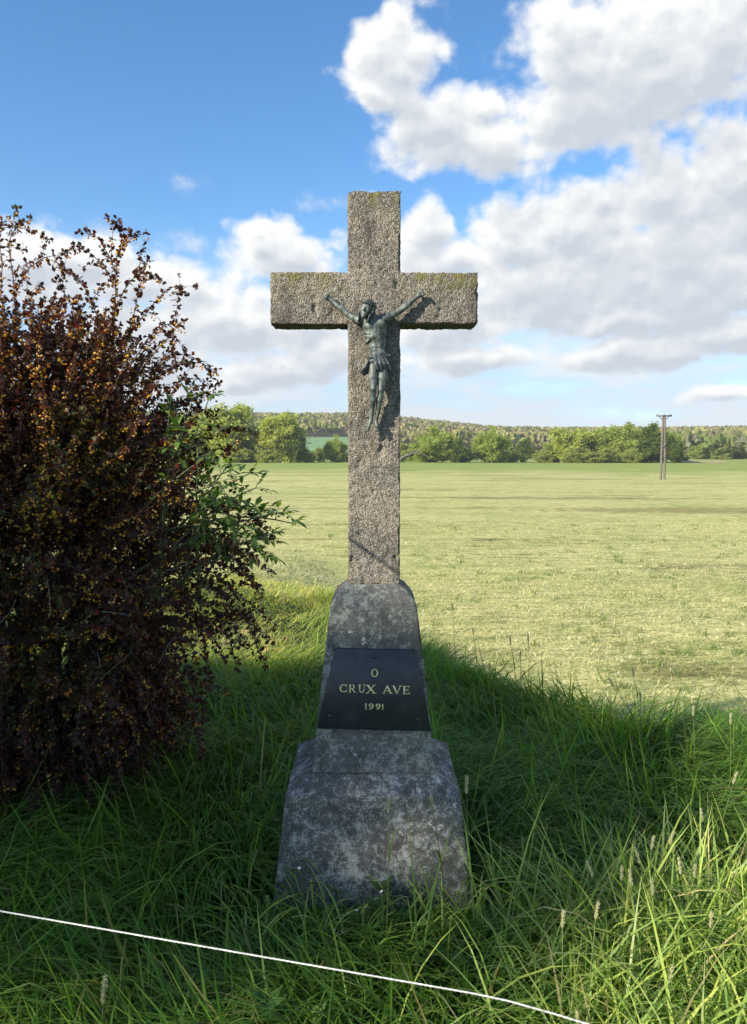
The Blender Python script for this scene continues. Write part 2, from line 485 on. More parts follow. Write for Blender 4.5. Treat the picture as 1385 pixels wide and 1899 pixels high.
def ground_material():
    m, T, b = material('meadow_ground')
    pos = T.n('ShaderNodeNewGeometry').outputs['Position']
    x, y, z = T.sep(pos)
    flat = T.xyz(x, y, 0.0)
    # mown hay field: straw, pale green regrowth, mowing swaths across the view
    sw = T.noise(T.v('MULTIPLY', flat, (0.03, 0.16, 1)), 1.0, 5, 0.65)
    big = T.noise(flat, 0.06, 4, 0.6)
    fine = T.noise(flat, 11.0, 6, 0.8)
    fine2 = T.noise(T.v('MULTIPLY', flat, (0.5, 1.2, 1)), 1.3, 7, 0.72)
    pat = T.noise(T.v('MULTIPLY', flat, (0.4, 1.0, 1)), 0.35, 5, 0.65)
    straw = T.ramp(fine, [(0.30, (0.18, 0.18, 0.045)), (0.43, (0.47, 0.45, 0.18)), (0.55, (0.71, 0.655, 0.30)), (0.70, (0.86, 0.81, 0.49))])
    green = T.ramp(fine, [(0.3, (0.10, 0.14, 0.025)), (0.5, (0.32, 0.37, 0.11)), (0.72, (0.48, 0.51, 0.20))])
    brown = T.ramp(fine, [(0.3, (0.11, 0.095, 0.035)), (0.55, (0.27, 0.23, 0.09)), (0.8, (0.42, 0.36, 0.16))])
    c = T.mix(T.step(T.m('ADD', T.m('MULTIPLY', fine2, 0.5), T.m('MULTIPLY', pat, 0.5)), 0.46, 0.60, 0.0, 0.65), straw, green)
    c = T.mix(T.step(T.m('ADD', sw, T.m('MULTIPLY', T.m('SUBTRACT', fine2, 0.5), 0.5)), 0.54, 0.66, 0.0, 0.85), c, brown)
    c = T.mix(T.step(T.m('ADD', sw, T.m('MULTIPLY', T.m('SUBTRACT', pat, 0.5), 0.4)), 0.43, 0.30, 0.0, 0.8), c, green)
    # matted cut blades: fine light and dark strands
    st1 = T.noise(T.v('MULTIPLY', flat, (0.55, 1.5, 1)), 26, 4, 0.7)
    st2 = T.noise(T.v('MULTIPLY', T.v('ADD', flat, (7, 3, 0)), (1.5, 0.6, 1)), 20, 4, 0.7)
    c = T.mix(1.0, c, T.ramp(T.m('MAXIMUM', st1, st2), [(0.42, (0.45, 0.47, 0.40)), (0.55, (0.95, 0.95, 0.92)), (0.68, (1.25, 1.22, 1.15))]), 'MULTIPLY')
    tuf = T.noise(T.v('MULTIPLY', T.v('ADD', flat, (3, 9, 0)), (0.8, 1.6, 1)), 2.6, 6, 0.75)
    c = T.mix(1.0, c, T.ramp(tuf, [(0.36, (0.55, 0.60, 0.50)), (0.48, (0.92, 0.94, 0.90)), (0.62, (1.22, 1.18, 1.15))]), 'MULTIPLY')
    # a patch of darker raked thatch far on the right
    dx = T.m('MULTIPLY', T.m('SUBTRACT', x, 17.0), 1 / 11.0); dy = T.m('MULTIPLY', T.m('SUBTRACT', y, 38.0), 1 / 2.6)
    rr = T.m('ADD', T.m('SQRT', T.m('ADD', T.m('MULTIPLY', dx, dx), T.m('MULTIPLY', dy, dy))), T.m('MULTIPLY', T.m('SUBTRACT', tuf, 0.5), 2.2))
    c = T.mix(T.step(rr, 1.0, 0.55, 0.0, 0.6), c, (0.20, 0.17, 0.055))
    # the far strip of the meadow was not mown
    far = T.step(T.m('ADD', T.m('ADD', y, T.m('MULTIPLY', x, 0.25)), T.m('ADD', T.m('MULTIPLY', T.m('SUBTRACT', big, 0.5), 110.0), T.m('MULTIPLY', T.m('SUBTRACT', pat, 0.5), 60.0))), 92, 150)
    lush = T.ramp(T.noise(T.v('MULTIPLY', flat, (0.3, 1, 1)), 0.5, 6, 0.7), [(0.3, (0.17, 0.22, 0.045)), (0.55, (0.28, 0.34, 0.08)), (0.75, (0.39, 0.44, 0.13))])
    c = T.mix(far, c, lush)
    # wood floor on the hills
    c = T.mix(T.step(y, 300, 420), c, T.ramp(T.noise(flat, 0.03, 4, 0.6), [(0.35, (0.07, 0.08, 0.03)), (0.7, (0.13, 0.12, 0.06))]))
    # dark soil and thatch under the long grass near the monument
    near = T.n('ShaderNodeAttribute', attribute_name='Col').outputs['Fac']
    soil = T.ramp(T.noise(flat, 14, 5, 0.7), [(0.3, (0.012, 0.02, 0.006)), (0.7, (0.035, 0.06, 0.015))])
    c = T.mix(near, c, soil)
    T.put(b.inputs['Base Color'], c)
    b.inputs['Roughness'].default_value = 0.9
    b.inputs['Specular IOR Level'].default_value = 0.15
    bump(T, b, T.m('ADD', T.noise(flat, 6, 6, 0.75), T.m('MULTIPLY', fine2, 1.5)), 0.45, 0.08)
    return m
M['ground'] = ground_material()
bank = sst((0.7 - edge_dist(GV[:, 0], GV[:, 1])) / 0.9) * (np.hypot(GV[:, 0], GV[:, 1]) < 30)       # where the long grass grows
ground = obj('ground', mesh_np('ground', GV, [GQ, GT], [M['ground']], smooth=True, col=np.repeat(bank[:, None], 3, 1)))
tag(ground, 'mown hay meadow with a grassy bank in front and wooded slopes behind', kind='structure')

# green crop field on the slope behind the trees
def crop_field():
    az = np.radians(np.linspace(-14, -1.2, 60)); rr = np.linspace(395, 575, 24)
    A, Q = np.meshgrid(az, rr)
    Q = Q + 12 * np.sin(A * 9)
    X, Y = Q * np.sin(A), Q * np.cos(A)
    V = np.stack([X, Y, ground_z(X, Y) + 0.5], -1).reshape(-1, 3)
    a = np.arange(23)[:, None] * 60; b_ = np.arange(59)[None]
    F = np.stack([a + b_, a + 60 + b_, a + 61 + b_, a + 1 + b_], -1).reshape(-1, 4)
    m = simple('green_crop', (0.17, 0.29, 0.11), 0.9, nscale=0.05, namp=0.2)
    o = obj('crop_field', mesh_np('crop_field', V, [F], [m], smooth=True))
    tag(o, 'blue green young crop field on the slope left of the cross', kind='structure')
crop_field()

# ------------------------------------------------------------------ the wayside cross
def stone_material():
    m, T, b = material('pebbled_granite_concrete')
    co = T.n('ShaderNodeTexCoord').outputs['Object']
    x, y, z = T.sep(co)
    vo = T.n('ShaderNodeTexVoronoi'); T.put(vo.inputs['Vector'], co); vo.inputs['Scale'].default_value = 210
    g = T.sep(vo.outputs['Color'])[0]
    fine = T.noise(co, 260, 3, 0.6)
    big = T.noise(co, 5.5, 4, 0.6)
    v = T.m('ADD', T.m('MULTIPLY', g, 0.55), T.m('MULTIPLY', fine, 0.45))
    warm = T.ramp(v, [(0.2, (0.11, 0.092, 0.07)), (0.5, (0.29, 0.25, 0.195)), (0.75, (0.43, 0.385, 0.31)), (0.95, (0.60, 0.56, 0.49))])
    grey = T.ramp(v, [(0.2, (0.075, 0.068, 0.055)), (0.5, (0.20, 0.18, 0.145)), (0.78, (0.36, 0.33, 0.28)), (0.95, (0.55, 0.52, 0.46))])
    c = T.mix(T.step(T.m('ADD', big, T.lin(z, 1.2, 2.8, 0.06, -0.06)), 0.42, 0.58), grey, warm)
    # dark weathering streaks, yellow-green and orange lichen towards the top edges
    wn = T.noise(T.v('MULTIPLY', co, (1, 1, 0.30)), 13, 6, 0.7)
    c = T.mix(T.step(wn, 0.50, 0.68, 0.0, 0.62), c, (0.075, 0.07, 0.06))
    pale = T.noise(T.v('ADD', co, (2, 5, 1)), 8, 6, 0.7)
    c = T.mix(T.step(pale, 0.60, 0.70, 0.0, 0.5), c, (0.40, 0.40, 0.35))
    top = T.m('MAXIMUM', T.step(z, 2.66, 2.80), T.m('MULTIPLY', T.step(z, 2.36, 2.48), T.step(T.m('ABSOLUTE', x), 0.09, 0.13)))
    ln = T.noise(co, 16, 6, 0.7)
    c = T.mix(T.m('MULTIPLY', top, T.step(ln, 0.46, 0.62, 0.0, 0.75)), c, (0.20, 0.19, 0.045))
    c = T.mix(T.step(T.noise(co, 9, 6, 0.7), 0.66, 0.74, 0.0, 0.6), c, (0.30, 0.19, 0.05))
    T.put(b.inputs['Base Color'], c)
    b.inputs['Roughness'].default_value = 0.92
    b.inputs['Specular IOR Level'].default_value = 0.2
    hgt = T.m('SUBTRACT', T.m('MULTIPLY', fine, 0.4), vo.outputs['Distance'])
    bump(T, b, hgt, 0.85, 0.006)
    return m
M['stone'] = stone_material()

def plinth_material(name, base, lich, amount):
    m, T, b = material(name)
    co = T.n('ShaderNodeTexCoord').outputs['Object']
    x, y, z = T.sep(co)
    fine = T.noise(co, 190, 4, 0.7)
    mid = T.noise(co, 14, 6, 0.7)
    lo = T.noise(co, 4.2, 3, 0.55)
    c = T.ramp(T.m('ADD', T.m('MULTIPLY', fine, 0.6), T.m('MULTIPLY', mid, 0.4)),
               [(0.30, tuple(v * 0.35 for v in base)), (0.52, base), (0.72, tuple(min(1, v * 2.0) for v in base))])
    # pale crusted lichen: ragged grainy patches, clustered
    sp = T.noise(co, 120, 8, 0.95)
    k = T.m('ADD', sp, T.m('MULTIPLY', T.m('SUBTRACT', lo, 0.5), 0.28))
    k = T.m('ADD', k, T.m('MULTIPLY', T.m('SUBTRACT', T.noise(T.v('ADD', co, (4, 4, 9)), 26, 6, 0.75), 0.5), 0.75))
    c = T.mix(T.step(k, 0.545 - amount, 0.655 - amount, 0.0, 0.85), c, T.mix(fine, tuple(v * 0.45 for v in lich), lich))
    # brighter crusts and a few rosettes with ragged rims
    k2 = T.m('ADD', T.noise(co, 34, 7, 0.75), T.m('MULTIPLY', T.m('SUBTRACT', T.noise(T.v('ADD', co, (5, 2, 1)), 7, 3, 0.6), 0.5), 0.6))
    c = T.mix(T.step(k2, 0.66, 0.74, 0.0, 0.75), c, tuple(min(1, v * 1.25) for v in lich))
    vo = T.n('ShaderNodeTexVoronoi'); T.put(vo.inputs['Vector'], T.v('ADD', co, T.v('SCALE', T.noise(co, 110, 5, 0.7, out=1), scale=0.03))); vo.inputs['Scale'].default_value = 48
    ros = T.m('MULTIPLY', T.step(vo.outputs['Distance'], 0.40, 0.25), T.step(T.noise(T.v('ADD', co, (1, 7, 3)), 7.5, 3, 0.5), 0.56, 0.66))
    c = T.mix(T.m('MULTIPLY', ros, 0.55), c, tuple(v * 0.95 for v in lich))
    # rusty and mossy blotches
    c = T.mix(T.step(T.noise(co, 8, 5, 0.7), 0.62, 0.72, 0.0, 0.55), c, (0.12, 0.095, 0.035))
    c = T.mix(T.step(T.noise(T.v('ADD', co, (3, 1, 2)), 5, 5, 0.7), 0.58, 0.72, 0.0, 0.6), c, tuple(v * 0.35 for v in base))
    # dark run-off streaks and green at the foot
    dr = T.noise(T.v('MULTIPLY', co, (1, 1, 0.10)), 26, 5, 0.7)
    c = T.mix(T.step(dr, 0.54, 0.68, 0.0, 0.55), c, tuple(v * 0.4 for v in base))
    c = T.mix(T.m('MULTIPLY', T.step(T.m('ADD', z, T.m('MULTIPLY', T.m('SUBTRACT', mid, 0.5), 0.25)), 0.16, 0.0), 0.6), c, (0.04, 0.055, 0.03))
    # small pits
    pit = T.step(T.voro(co, 75), 0.22, 0.10)
    pit = T.m('MULTIPLY', pit, T.step(T.noise(co, 30, 2), 0.55, 0.6))
    c = T.mix(T.m('MULTIPLY', pit, 0.8), c, (0.015, 0.016, 0.018))
    T.put(b.inputs['Base Color'], c)
    b.inputs['Roughness'].default_value = 0.9
    b.inputs['Specular IOR Level'].default_value = 0.25
    bump(T, b, T.m('ADD', T.m('ADD', fine, T.m('MULTIPLY', mid, 1.2)), T.m('MULTIPLY', k, 0.8)), 0.7, 0.005)
    return m
M['plinth'] = plinth_material('weathered_concrete', (0.12, 0.114, 0.10), (0.70, 0.69, 0.60), 0.055)
M['pedestal'] = plinth_material('weathered_concrete_pedestal', (0.125, 0.126, 0.114), (0.56, 0.57, 0.48), 0.05)

mon = thing('wayside_cross', 'tall stone wayside cross on a stepped plinth with a bronze crucified figure', 'monument')

CXC, SH_Y, SH_T = 0.003, 3.10, 0.14      # axis, front face, thickness of the cross
def build_cross():
    h = 0.0058
    HW, AW = 0.1025, 0.4125
    z0, za, zb, z1 = 1.235, 2.2765, 2.483, 2.797
    nx, ny, nz = round(2 * AW / h), round(SH_T / h), round((z1 - z0) / h)
    xi = (np.arange(nx) + 0.5) * h - AW; zi = z0 + (np.arange(nz) + 0.5) * h
    m2 = (np.abs(xi)[:, None] < HW) | ((zi > za) & (zi < zb))[None, :]
    V, Q = lattice(nx, ny, nz, np.repeat(m2[:, None, :], ny, axis=1))
    V = V * h + np.array([-AW, SH_Y, z0])
    N = vnormals(V, Q)
    amp = (fbm(V, 120, 2, 1) - 0.5) * 0.008 + (fbm(V, 14, 3, 2) - 0.5) * 0.005
    chip = np.clip(fbm(V, 34, 2, 8) - 0.64, 0, 1) * -0.035
    arris = np.clip(np.abs(N).max(1) * -1 + 0.98, 0, 0.3) / 0.3                      # worn and chipped edges
    chip = chip - arris * (0.0015 + np.clip(fbm(V, 18, 3, 15) - 0.45, 0, 1) * 0.035)
    low = sst((1.75 - V[:, 2]) / 0.5) * (fbm(V, 45, 2, 12) - 0.5) * 0.010
    V = V + N * (amp + chip + low - 0.001)[:, None]
    V[:, 0] += CXC
    me = mesh_np('cross', V, [Q], [M['stone']], smooth=True)
    o = obj('cross', me, mon)
    o['label'] = 'rough pebbled stone cross with lichen on its top'
build_cross()

def frustum(name, prof, mat, y_c, parent, step=0.012, rough=0.003, xoff=0.0, seed=1, rnd=0.0035):
    """prof: list of (z, half width, front y, back y); closed block with subdivided, slightly uneven faces"""
    zs, hw, yf, yb = [np.array(c, float) for c in zip(*prof)]
    arc = np.concatenate([[0], np.cumsum(np.maximum(np.hypot(np.diff(zs), np.diff(hw)), 1e-6))])
    nz = max(2, int(arc[-1] / step))
    t = np.unique(np.round(np.concatenate([np.linspace(0, arc[-1], nz), arc, arc[1:-1] - rnd, arc[1:-1] + rnd, [arc[-1] - rnd]]), 5))
    t = t[np.concatenate([[True], np.diff(t) > 0.0008])]
    Z, Hh, Fy, By = [np.interp(t, arc, a) for a in (zs, hw, yf, yb)]
    nxs, nys = int(2 * hw.max() / step), int((yb - yf).max() / step)
    def cut(n):
        u = np.linspace(0, 1, n + 1); e = 0.35 / n
        return np.unique(np.concatenate([u, [e, 1 - e]]))
    ux, uy = cut(nxs), cut(nys)
    ring = [(u, 0) for u in ux[:-1]] + [(1, v) for v in uy[:-1]] + [(u, 1) for u in ux[::-1][:-1]] + [(0, v) for v in uy[::-1][:-1]]
    ring = np.array(ring); n = len(ring)
    X = (ring[:, 0] * 2 - 1)[None] * Hh[:, None]
    Y = Fy[:, None] + ring[:, 1][None] * (By - Fy)[:, None]
    V = np.stack([X, Y, np.repeat(Z[:, None], n, 1)], -1).reshape(-1, 3)
    a = np.arange(len(t) - 1)[:, None] * n; b_ = np.arange(n)[None]; b2 = (b_ + 1) % n
    Q = np.stack([a + b_, a + b2, a + n + b2, a + n + b_], -1).reshape(-1, 4)
    # top cap: concentric to a centre point
    top0 = (len(t) - 1) * n
    c = np.array([[0, (Fy[-1] + By[-1]) / 2, Z[-1]]])
    capT = np.stack([np.full(n, len(V)), top0 + np.arange(n), top0 + (np.arange(n) + 1) % n], -1)
    V = np.concatenate([V, c])
    N = vnormals(V, Q)
    d = (fbm(V, 9, 3, seed) - 0.5) * rough * 2.2 + (fbm(V, 60, 2, seed + 3) - 0.5) * rough
    # worn arrises: pull the corners in a little
    corner = np.zeros(len(V)); cr = np.abs(N[:, 0]) * np.abs(N[:, 1]); corner[:] = np.clip(cr * 2.2, 0, 1)
    chips = np.clip(fbm(V, 22, 2, seed + 7) - 0.5, 0, 1) * 0.012
    V = V + N * (d - corner * (0.0025 + chips * 0.5))[:, None]
    V[:, 0] += xoff
    return obj(name, mesh_np(name, V, [Q, capT], [mat], smooth=True), parent)

YB = 3.17
frustum('plinth', [(-0.25, 0.408, 2.842, 3.50), (0.02, 0.388, 2.855, 3.485), (0.447, 0.338, 2.885, 3.455), (0.502, 0.252, 2.962, 3.378)],
        M['plinth'], YB, mon, xoff=-0.002, seed=1)
frustum('pedestal', [(0.4975, 0.2385, 2.976, 3.364), (0.5065, 0.2385, 2.976, 3.364), (0.509, 0.2455, 2.969, 3.371), (1.155, 0.1735, 3.028, 3.312), (1.178, 0.166, 3.034, 3.306), (1.222, 0.134, 3.060, 3.280), (1.240, 0.108, 3.084, 3.262)],
        M['pedestal'], YB, mon, xoff=0.001, seed=5, rough=0.0025)

# plaque on the sloping front of the pedestal: local frame origin at pedestal foot
PF = np.array([0.0, 2.968, 0.4975]); PT = np.array([0.0, 3.028, 1.155])
pu = (PT - PF) / np.linalg.norm(PT - PF); px_ = np.array([1.0, 0, 0]); pn = np.cross(px_, pu)      # pn points to the viewer (-y)
def on_front(x, z, out):
    t = (z - PF[2]) / pu[2]
    return PF + px_ * x + pu * t + pn * out
def plaque_material():
    m, T, b = material('polished_black_granite')
    co = T.n('ShaderNodeTexCoord').outputs['Object']
    sp = T.noise(co, 330, 3, 0.7)
    c = T.ramp(sp, [(0.35, (0.008, 0.010, 0.013)), (0.55, (0.022, 0.027, 0.032)), (0.68, (0.05, 0.058, 0.062)), (0.8, (0.11, 0.12, 0.12))])
    c = T.mix(T.step(T.noise(co, 13, 5, 0.7), 0.45, 0.72, 0.0, 0.5), c, (0.055, 0.062, 0.06))
    c = T.mix(T.step(T.noise(T.v('MULTIPLY', co, (1, 1, 0.2)), 40, 5, 0.7), 0.56, 0.75, 0.0, 0.4), c, (0.075, 0.08, 0.075))
    T.put(b.inputs['Base Color'], c)
    T.put(b.inputs['Roughness'], T.lin(T.noise(co, 20, 4), 0.3, 0.7, 0.28, 0.5))
    bump(T, b, sp, 0.15, 0.001)
    return m
def build_plaque():
    cs = [(-0.2239, 0.686), (0.2282, 0.6755), (0.1606, 0.9936), (-0.150, 0.9999)]
    t = 0.017; bv = 0.003
    cen = np.mean(np.array(cs), 0)
    inn = [tuple(cen + (np.array(c) - cen) * (1 - bv / 0.16)) for c in cs]
    V = [on_front(x, z, -0.004) for x, z in cs] + [on_front(x, z, t - bv) for x, z in cs] + [on_front(x, z, t) for x, z in inn]
    F = []
    for k in range(4):
        k2 = (k + 1) % 4
        F += [(k, k2, 4 + k2, 4 + k), (4 + k, 4 + k2, 8 + k2, 8 + k)]
    F += [(8, 9, 10, 11)]
    pl = obj('plaque', mesh_np('plaque', np.array(V), [np.array(F)], [plaque_material()]), mon)
    pl['label'] = 'dark polished granite plaque with gilt lettering'
    bolt_m = simple('bronze_bolt', (0.07, 0.068, 0.062), 0.45, 0.6, nscale=200)
    ang = np.linspace(0, 2 * math.pi, 14, endpoint=False)
    prof = [(0.0080, -0.001), (0.0080, 0.0015), (0.0068, 0.0040), (0.0040, 0.0058), (0.0005, 0.0064)]
    bv_ = []
    for r, hgt in prof:
        for a in ang:
            bv_.append(px_ * r * math.cos(a) + pu * r * math.sin(a) + pn * hgt)
    bq = [(i_ * 14 + j_, i_ * 14 + (j_ + 1) % 14, (i_ + 1) * 14 + (j_ + 1) % 14, (i_ + 1) * 14 + j_) for i_ in range(4) for j_ in range(14)]
    bme = mesh_np('bolt', np.array(bv_), [np.array(bq)], [bolt_m], smooth=True)
    for x, z in ((0.0053, 0.9682), (-0.1719, 0.7359), (0.173, 0.7237)):
        obj('bolt', bme, pl, loc=on_front(x, z, t))
    # lettering ------------------------------------------------------
    gold, T, b = material('gilt_paint')
    co = T.n('ShaderNodeTexCoord').outputs['Object']
    T.put(b.inputs['Base Color'], T.ramp(T.noise(co, 160, 4, 0.7), [(0.3, (0.80, 0.64, 0.24)), (0.7, (0.98, 0.86, 0.44))]))
    b.inputs['Roughness'].default_value = 0.5
    def stroke(p, q, w, cut=None):
        p, q = np.array(p, float), np.array(q, float); d = (q - p) / np.linalg.norm(q - p); n_ = np.array([-d[1], d[0]])
        if cut == 'h':                                   # ends cut level
            k = w / 2 / max(abs(d[1]), 0.2); hx = np.array([k, 0])
            return [p - hx, p + hx, q + hx, q - hx]
        return [p - n_ * w / 2, p + n_ * w / 2, q + n_ * w / 2, q - n_ * w / 2]
    def arc(cx_, cy_, rx, ry, a0, a1, wfat, wthin, n_=22):
        out = []
        an = np.linspace(math.radians(a0), math.radians(a1), n_)
        for k in range(n_ - 1):
            qd = []
            for a, inner in ((an[k], 0), (an[k + 1], 0), (an[k + 1], 1), (an[k], 1)):
                w = wthin + (wfat - wthin) * abs(math.cos(a)) ** 1.3
                sgn = -w / 2 if inner else w / 2
                qd.append(np.array([cx_ + (rx + sgn) * math.cos(a), cy_ + (ry + sgn) * math.sin(a)]))
            out.append(qd)
        return out
    FAT, THIN, SER = 0.17, 0.075, 0.06
    def serif(x, y, w=0.30):
        return stroke((x - w / 2, y), (x + w / 2, y), SER)
    G = {}
    G['O'] = (0.86, arc(0.43, 0.5, 0.34, 0.47, 0, 360, FAT, THIN, 40))
    G['C'] = (0.86, arc(0.47, 0.5, 0.38, 0.46, 48, 318, FAT, THIN, 34) + [stroke((0.74, 0.98), (0.76, 0.68), 0.06), stroke((0.77, 0.30), (0.70, 0.12), 0.07)])
    G['R'] = (0.92, [stroke((0.2, 0), (0.2, 1), FAT), serif(0.2, 0.03, 0.36), stroke((0.04, 0.97), (0.5, 0.97), SER), stroke((0.25, 0.5), (0.5, 0.5), SER)]
              + arc(0.48, 0.735, 0.22, 0.235, -90, 90, FAT, SER, 16) + [stroke((0.45, 0.5), (0.80, 0.02), 0.15), serif(0.84, 0.03, 0.16)])
    G['U'] = (0.95, [stroke((0.2, 1), (0.2, 0.36), FAT), stroke((0.76, 1), (0.76, 0.36), THIN), serif(0.2, 0.97, 0.36), serif(0.76, 0.97, 0.30)]
              + arc(0.46, 0.36, 0.275, 0.33, 180, 360, 0.13, 0.10, 18))
    G['X'] = (1.0, [stroke((0.2, 1), (0.80, 0), FAT, 'h'), stroke((0.80, 1), (0.18, 0), THIN, 'h'), serif(0.2, 0.97, 0.36), serif(0.80, 0.97, 0.28), serif(0.18, 0.03, 0.28), serif(0.80, 0.03, 0.36)])
    G['A'] = (1.0, [stroke((0.48, 1), (0.14, 0), THIN, 'h'), stroke((0.48, 1), (0.84, 0), FAT, 'h'), stroke((0.26, 0.33), (0.72, 0.33), SER), serif(0.14, 0.03, 0.28), serif(0.84, 0.03, 0.34)])
    G['V'] = (0.98, [stroke((0.16, 1), (0.50, 0), FAT, 'h'), stroke((0.84, 1), (0.50, 0), THIN, 'h'), serif(0.16, 0.97, 0.34), serif(0.84, 0.97, 0.28)])
    G['E'] = (0.84, [stroke((0.2, 0), (0.2, 1), FAT), stroke((0.04, 0.97), (0.70, 0.97), SER), stroke((0.04, 0.03), (0.74, 0.03), SER), stroke((0.2, 0.51), (0.58, 0.51), SER),
                     stroke((0.69, 1.0), (0.67, 0.78), 0.06), stroke((0.74, 0.0), (0.71, 0.24), 0.06), stroke((0.57, 0.62), (0.57, 0.40), 0.06)])
    G['1'] = (0.55, [stroke((0.28, 0), (0.28, 1), 0.2), serif(0.28, 0.03, 0.46), stroke((0.06, 0.86), (0.24, 0.97), 0.08)])
    G['9'] = (0.78, arc(0.38, 0.68, 0.25, 0.27, 0, 360, 0.17, 0.09, 30) + arc(0.22, 0.60, 0.41, 0.55, -80, 8, 0.16, 0.09, 18) + [stroke((0.10, 0.10), (0.30, 0.04), 0.12)])
    def letter(ch, xa, za, xb, zb):
        polys = G[ch][1]
        A = np.array([p for pg in polys for p in pg]); lo, hi = A.min(0), A.max(0)
        V, F = [], []
        thick = 0.0012
        for n_, pg in enumerate(polys):
            base = len(V)
            k = len(pg)
            for o_ in (-0.001, thick + 0.00002 * n_):
                for p in pg:
                    q = (np.array(p) - lo) / (hi - lo)
                    V.append(on_front(xa + q[0] * (xb - xa), za + q[1] * (zb - za), t + o_))
            F.append(tuple(range(base + k, base + 2 * k)))
            for e in range(k):
                F.append((base + e, base + (e + 1) % k, base + k + (e + 1) % k, base + k + e))
        return obj('letter', mesh_np('letter', np.array(V), [np.array(F)], [gold]), pl)
    # left, foot, right, top of every character, as spaced on the stone
    for args in (('O', -0.0094, 0.8879, 0.0182, 0.9189), ('C', -0.1336, 0.8286, -0.1045, 0.859), ('R', -0.0977, 0.827, -0.0701, 0.8581),
                 ('U', -0.060, 0.827, -0.0324, 0.8581), ('X', -0.0324, 0.824, 0.0115, 0.8568), ('A', 0.0336, 0.8231, 0.0759, 0.8538),
                 ('V', 0.0719, 0.8222, 0.1118, 0.8538), ('E', 0.1149, 0.821, 0.1434, 0.8523), ('1', -0.0348, 0.762, -0.0256, 0.7845),
                 ('9', -0.0186, 0.7614, 0.0004, 0.7845), ('9', 0.009, 0.7614, 0.0274, 0.7836), ('1', 0.032, 0.7614, 0.0412, 0.7823)):
        letter(*args)
build_plaque()

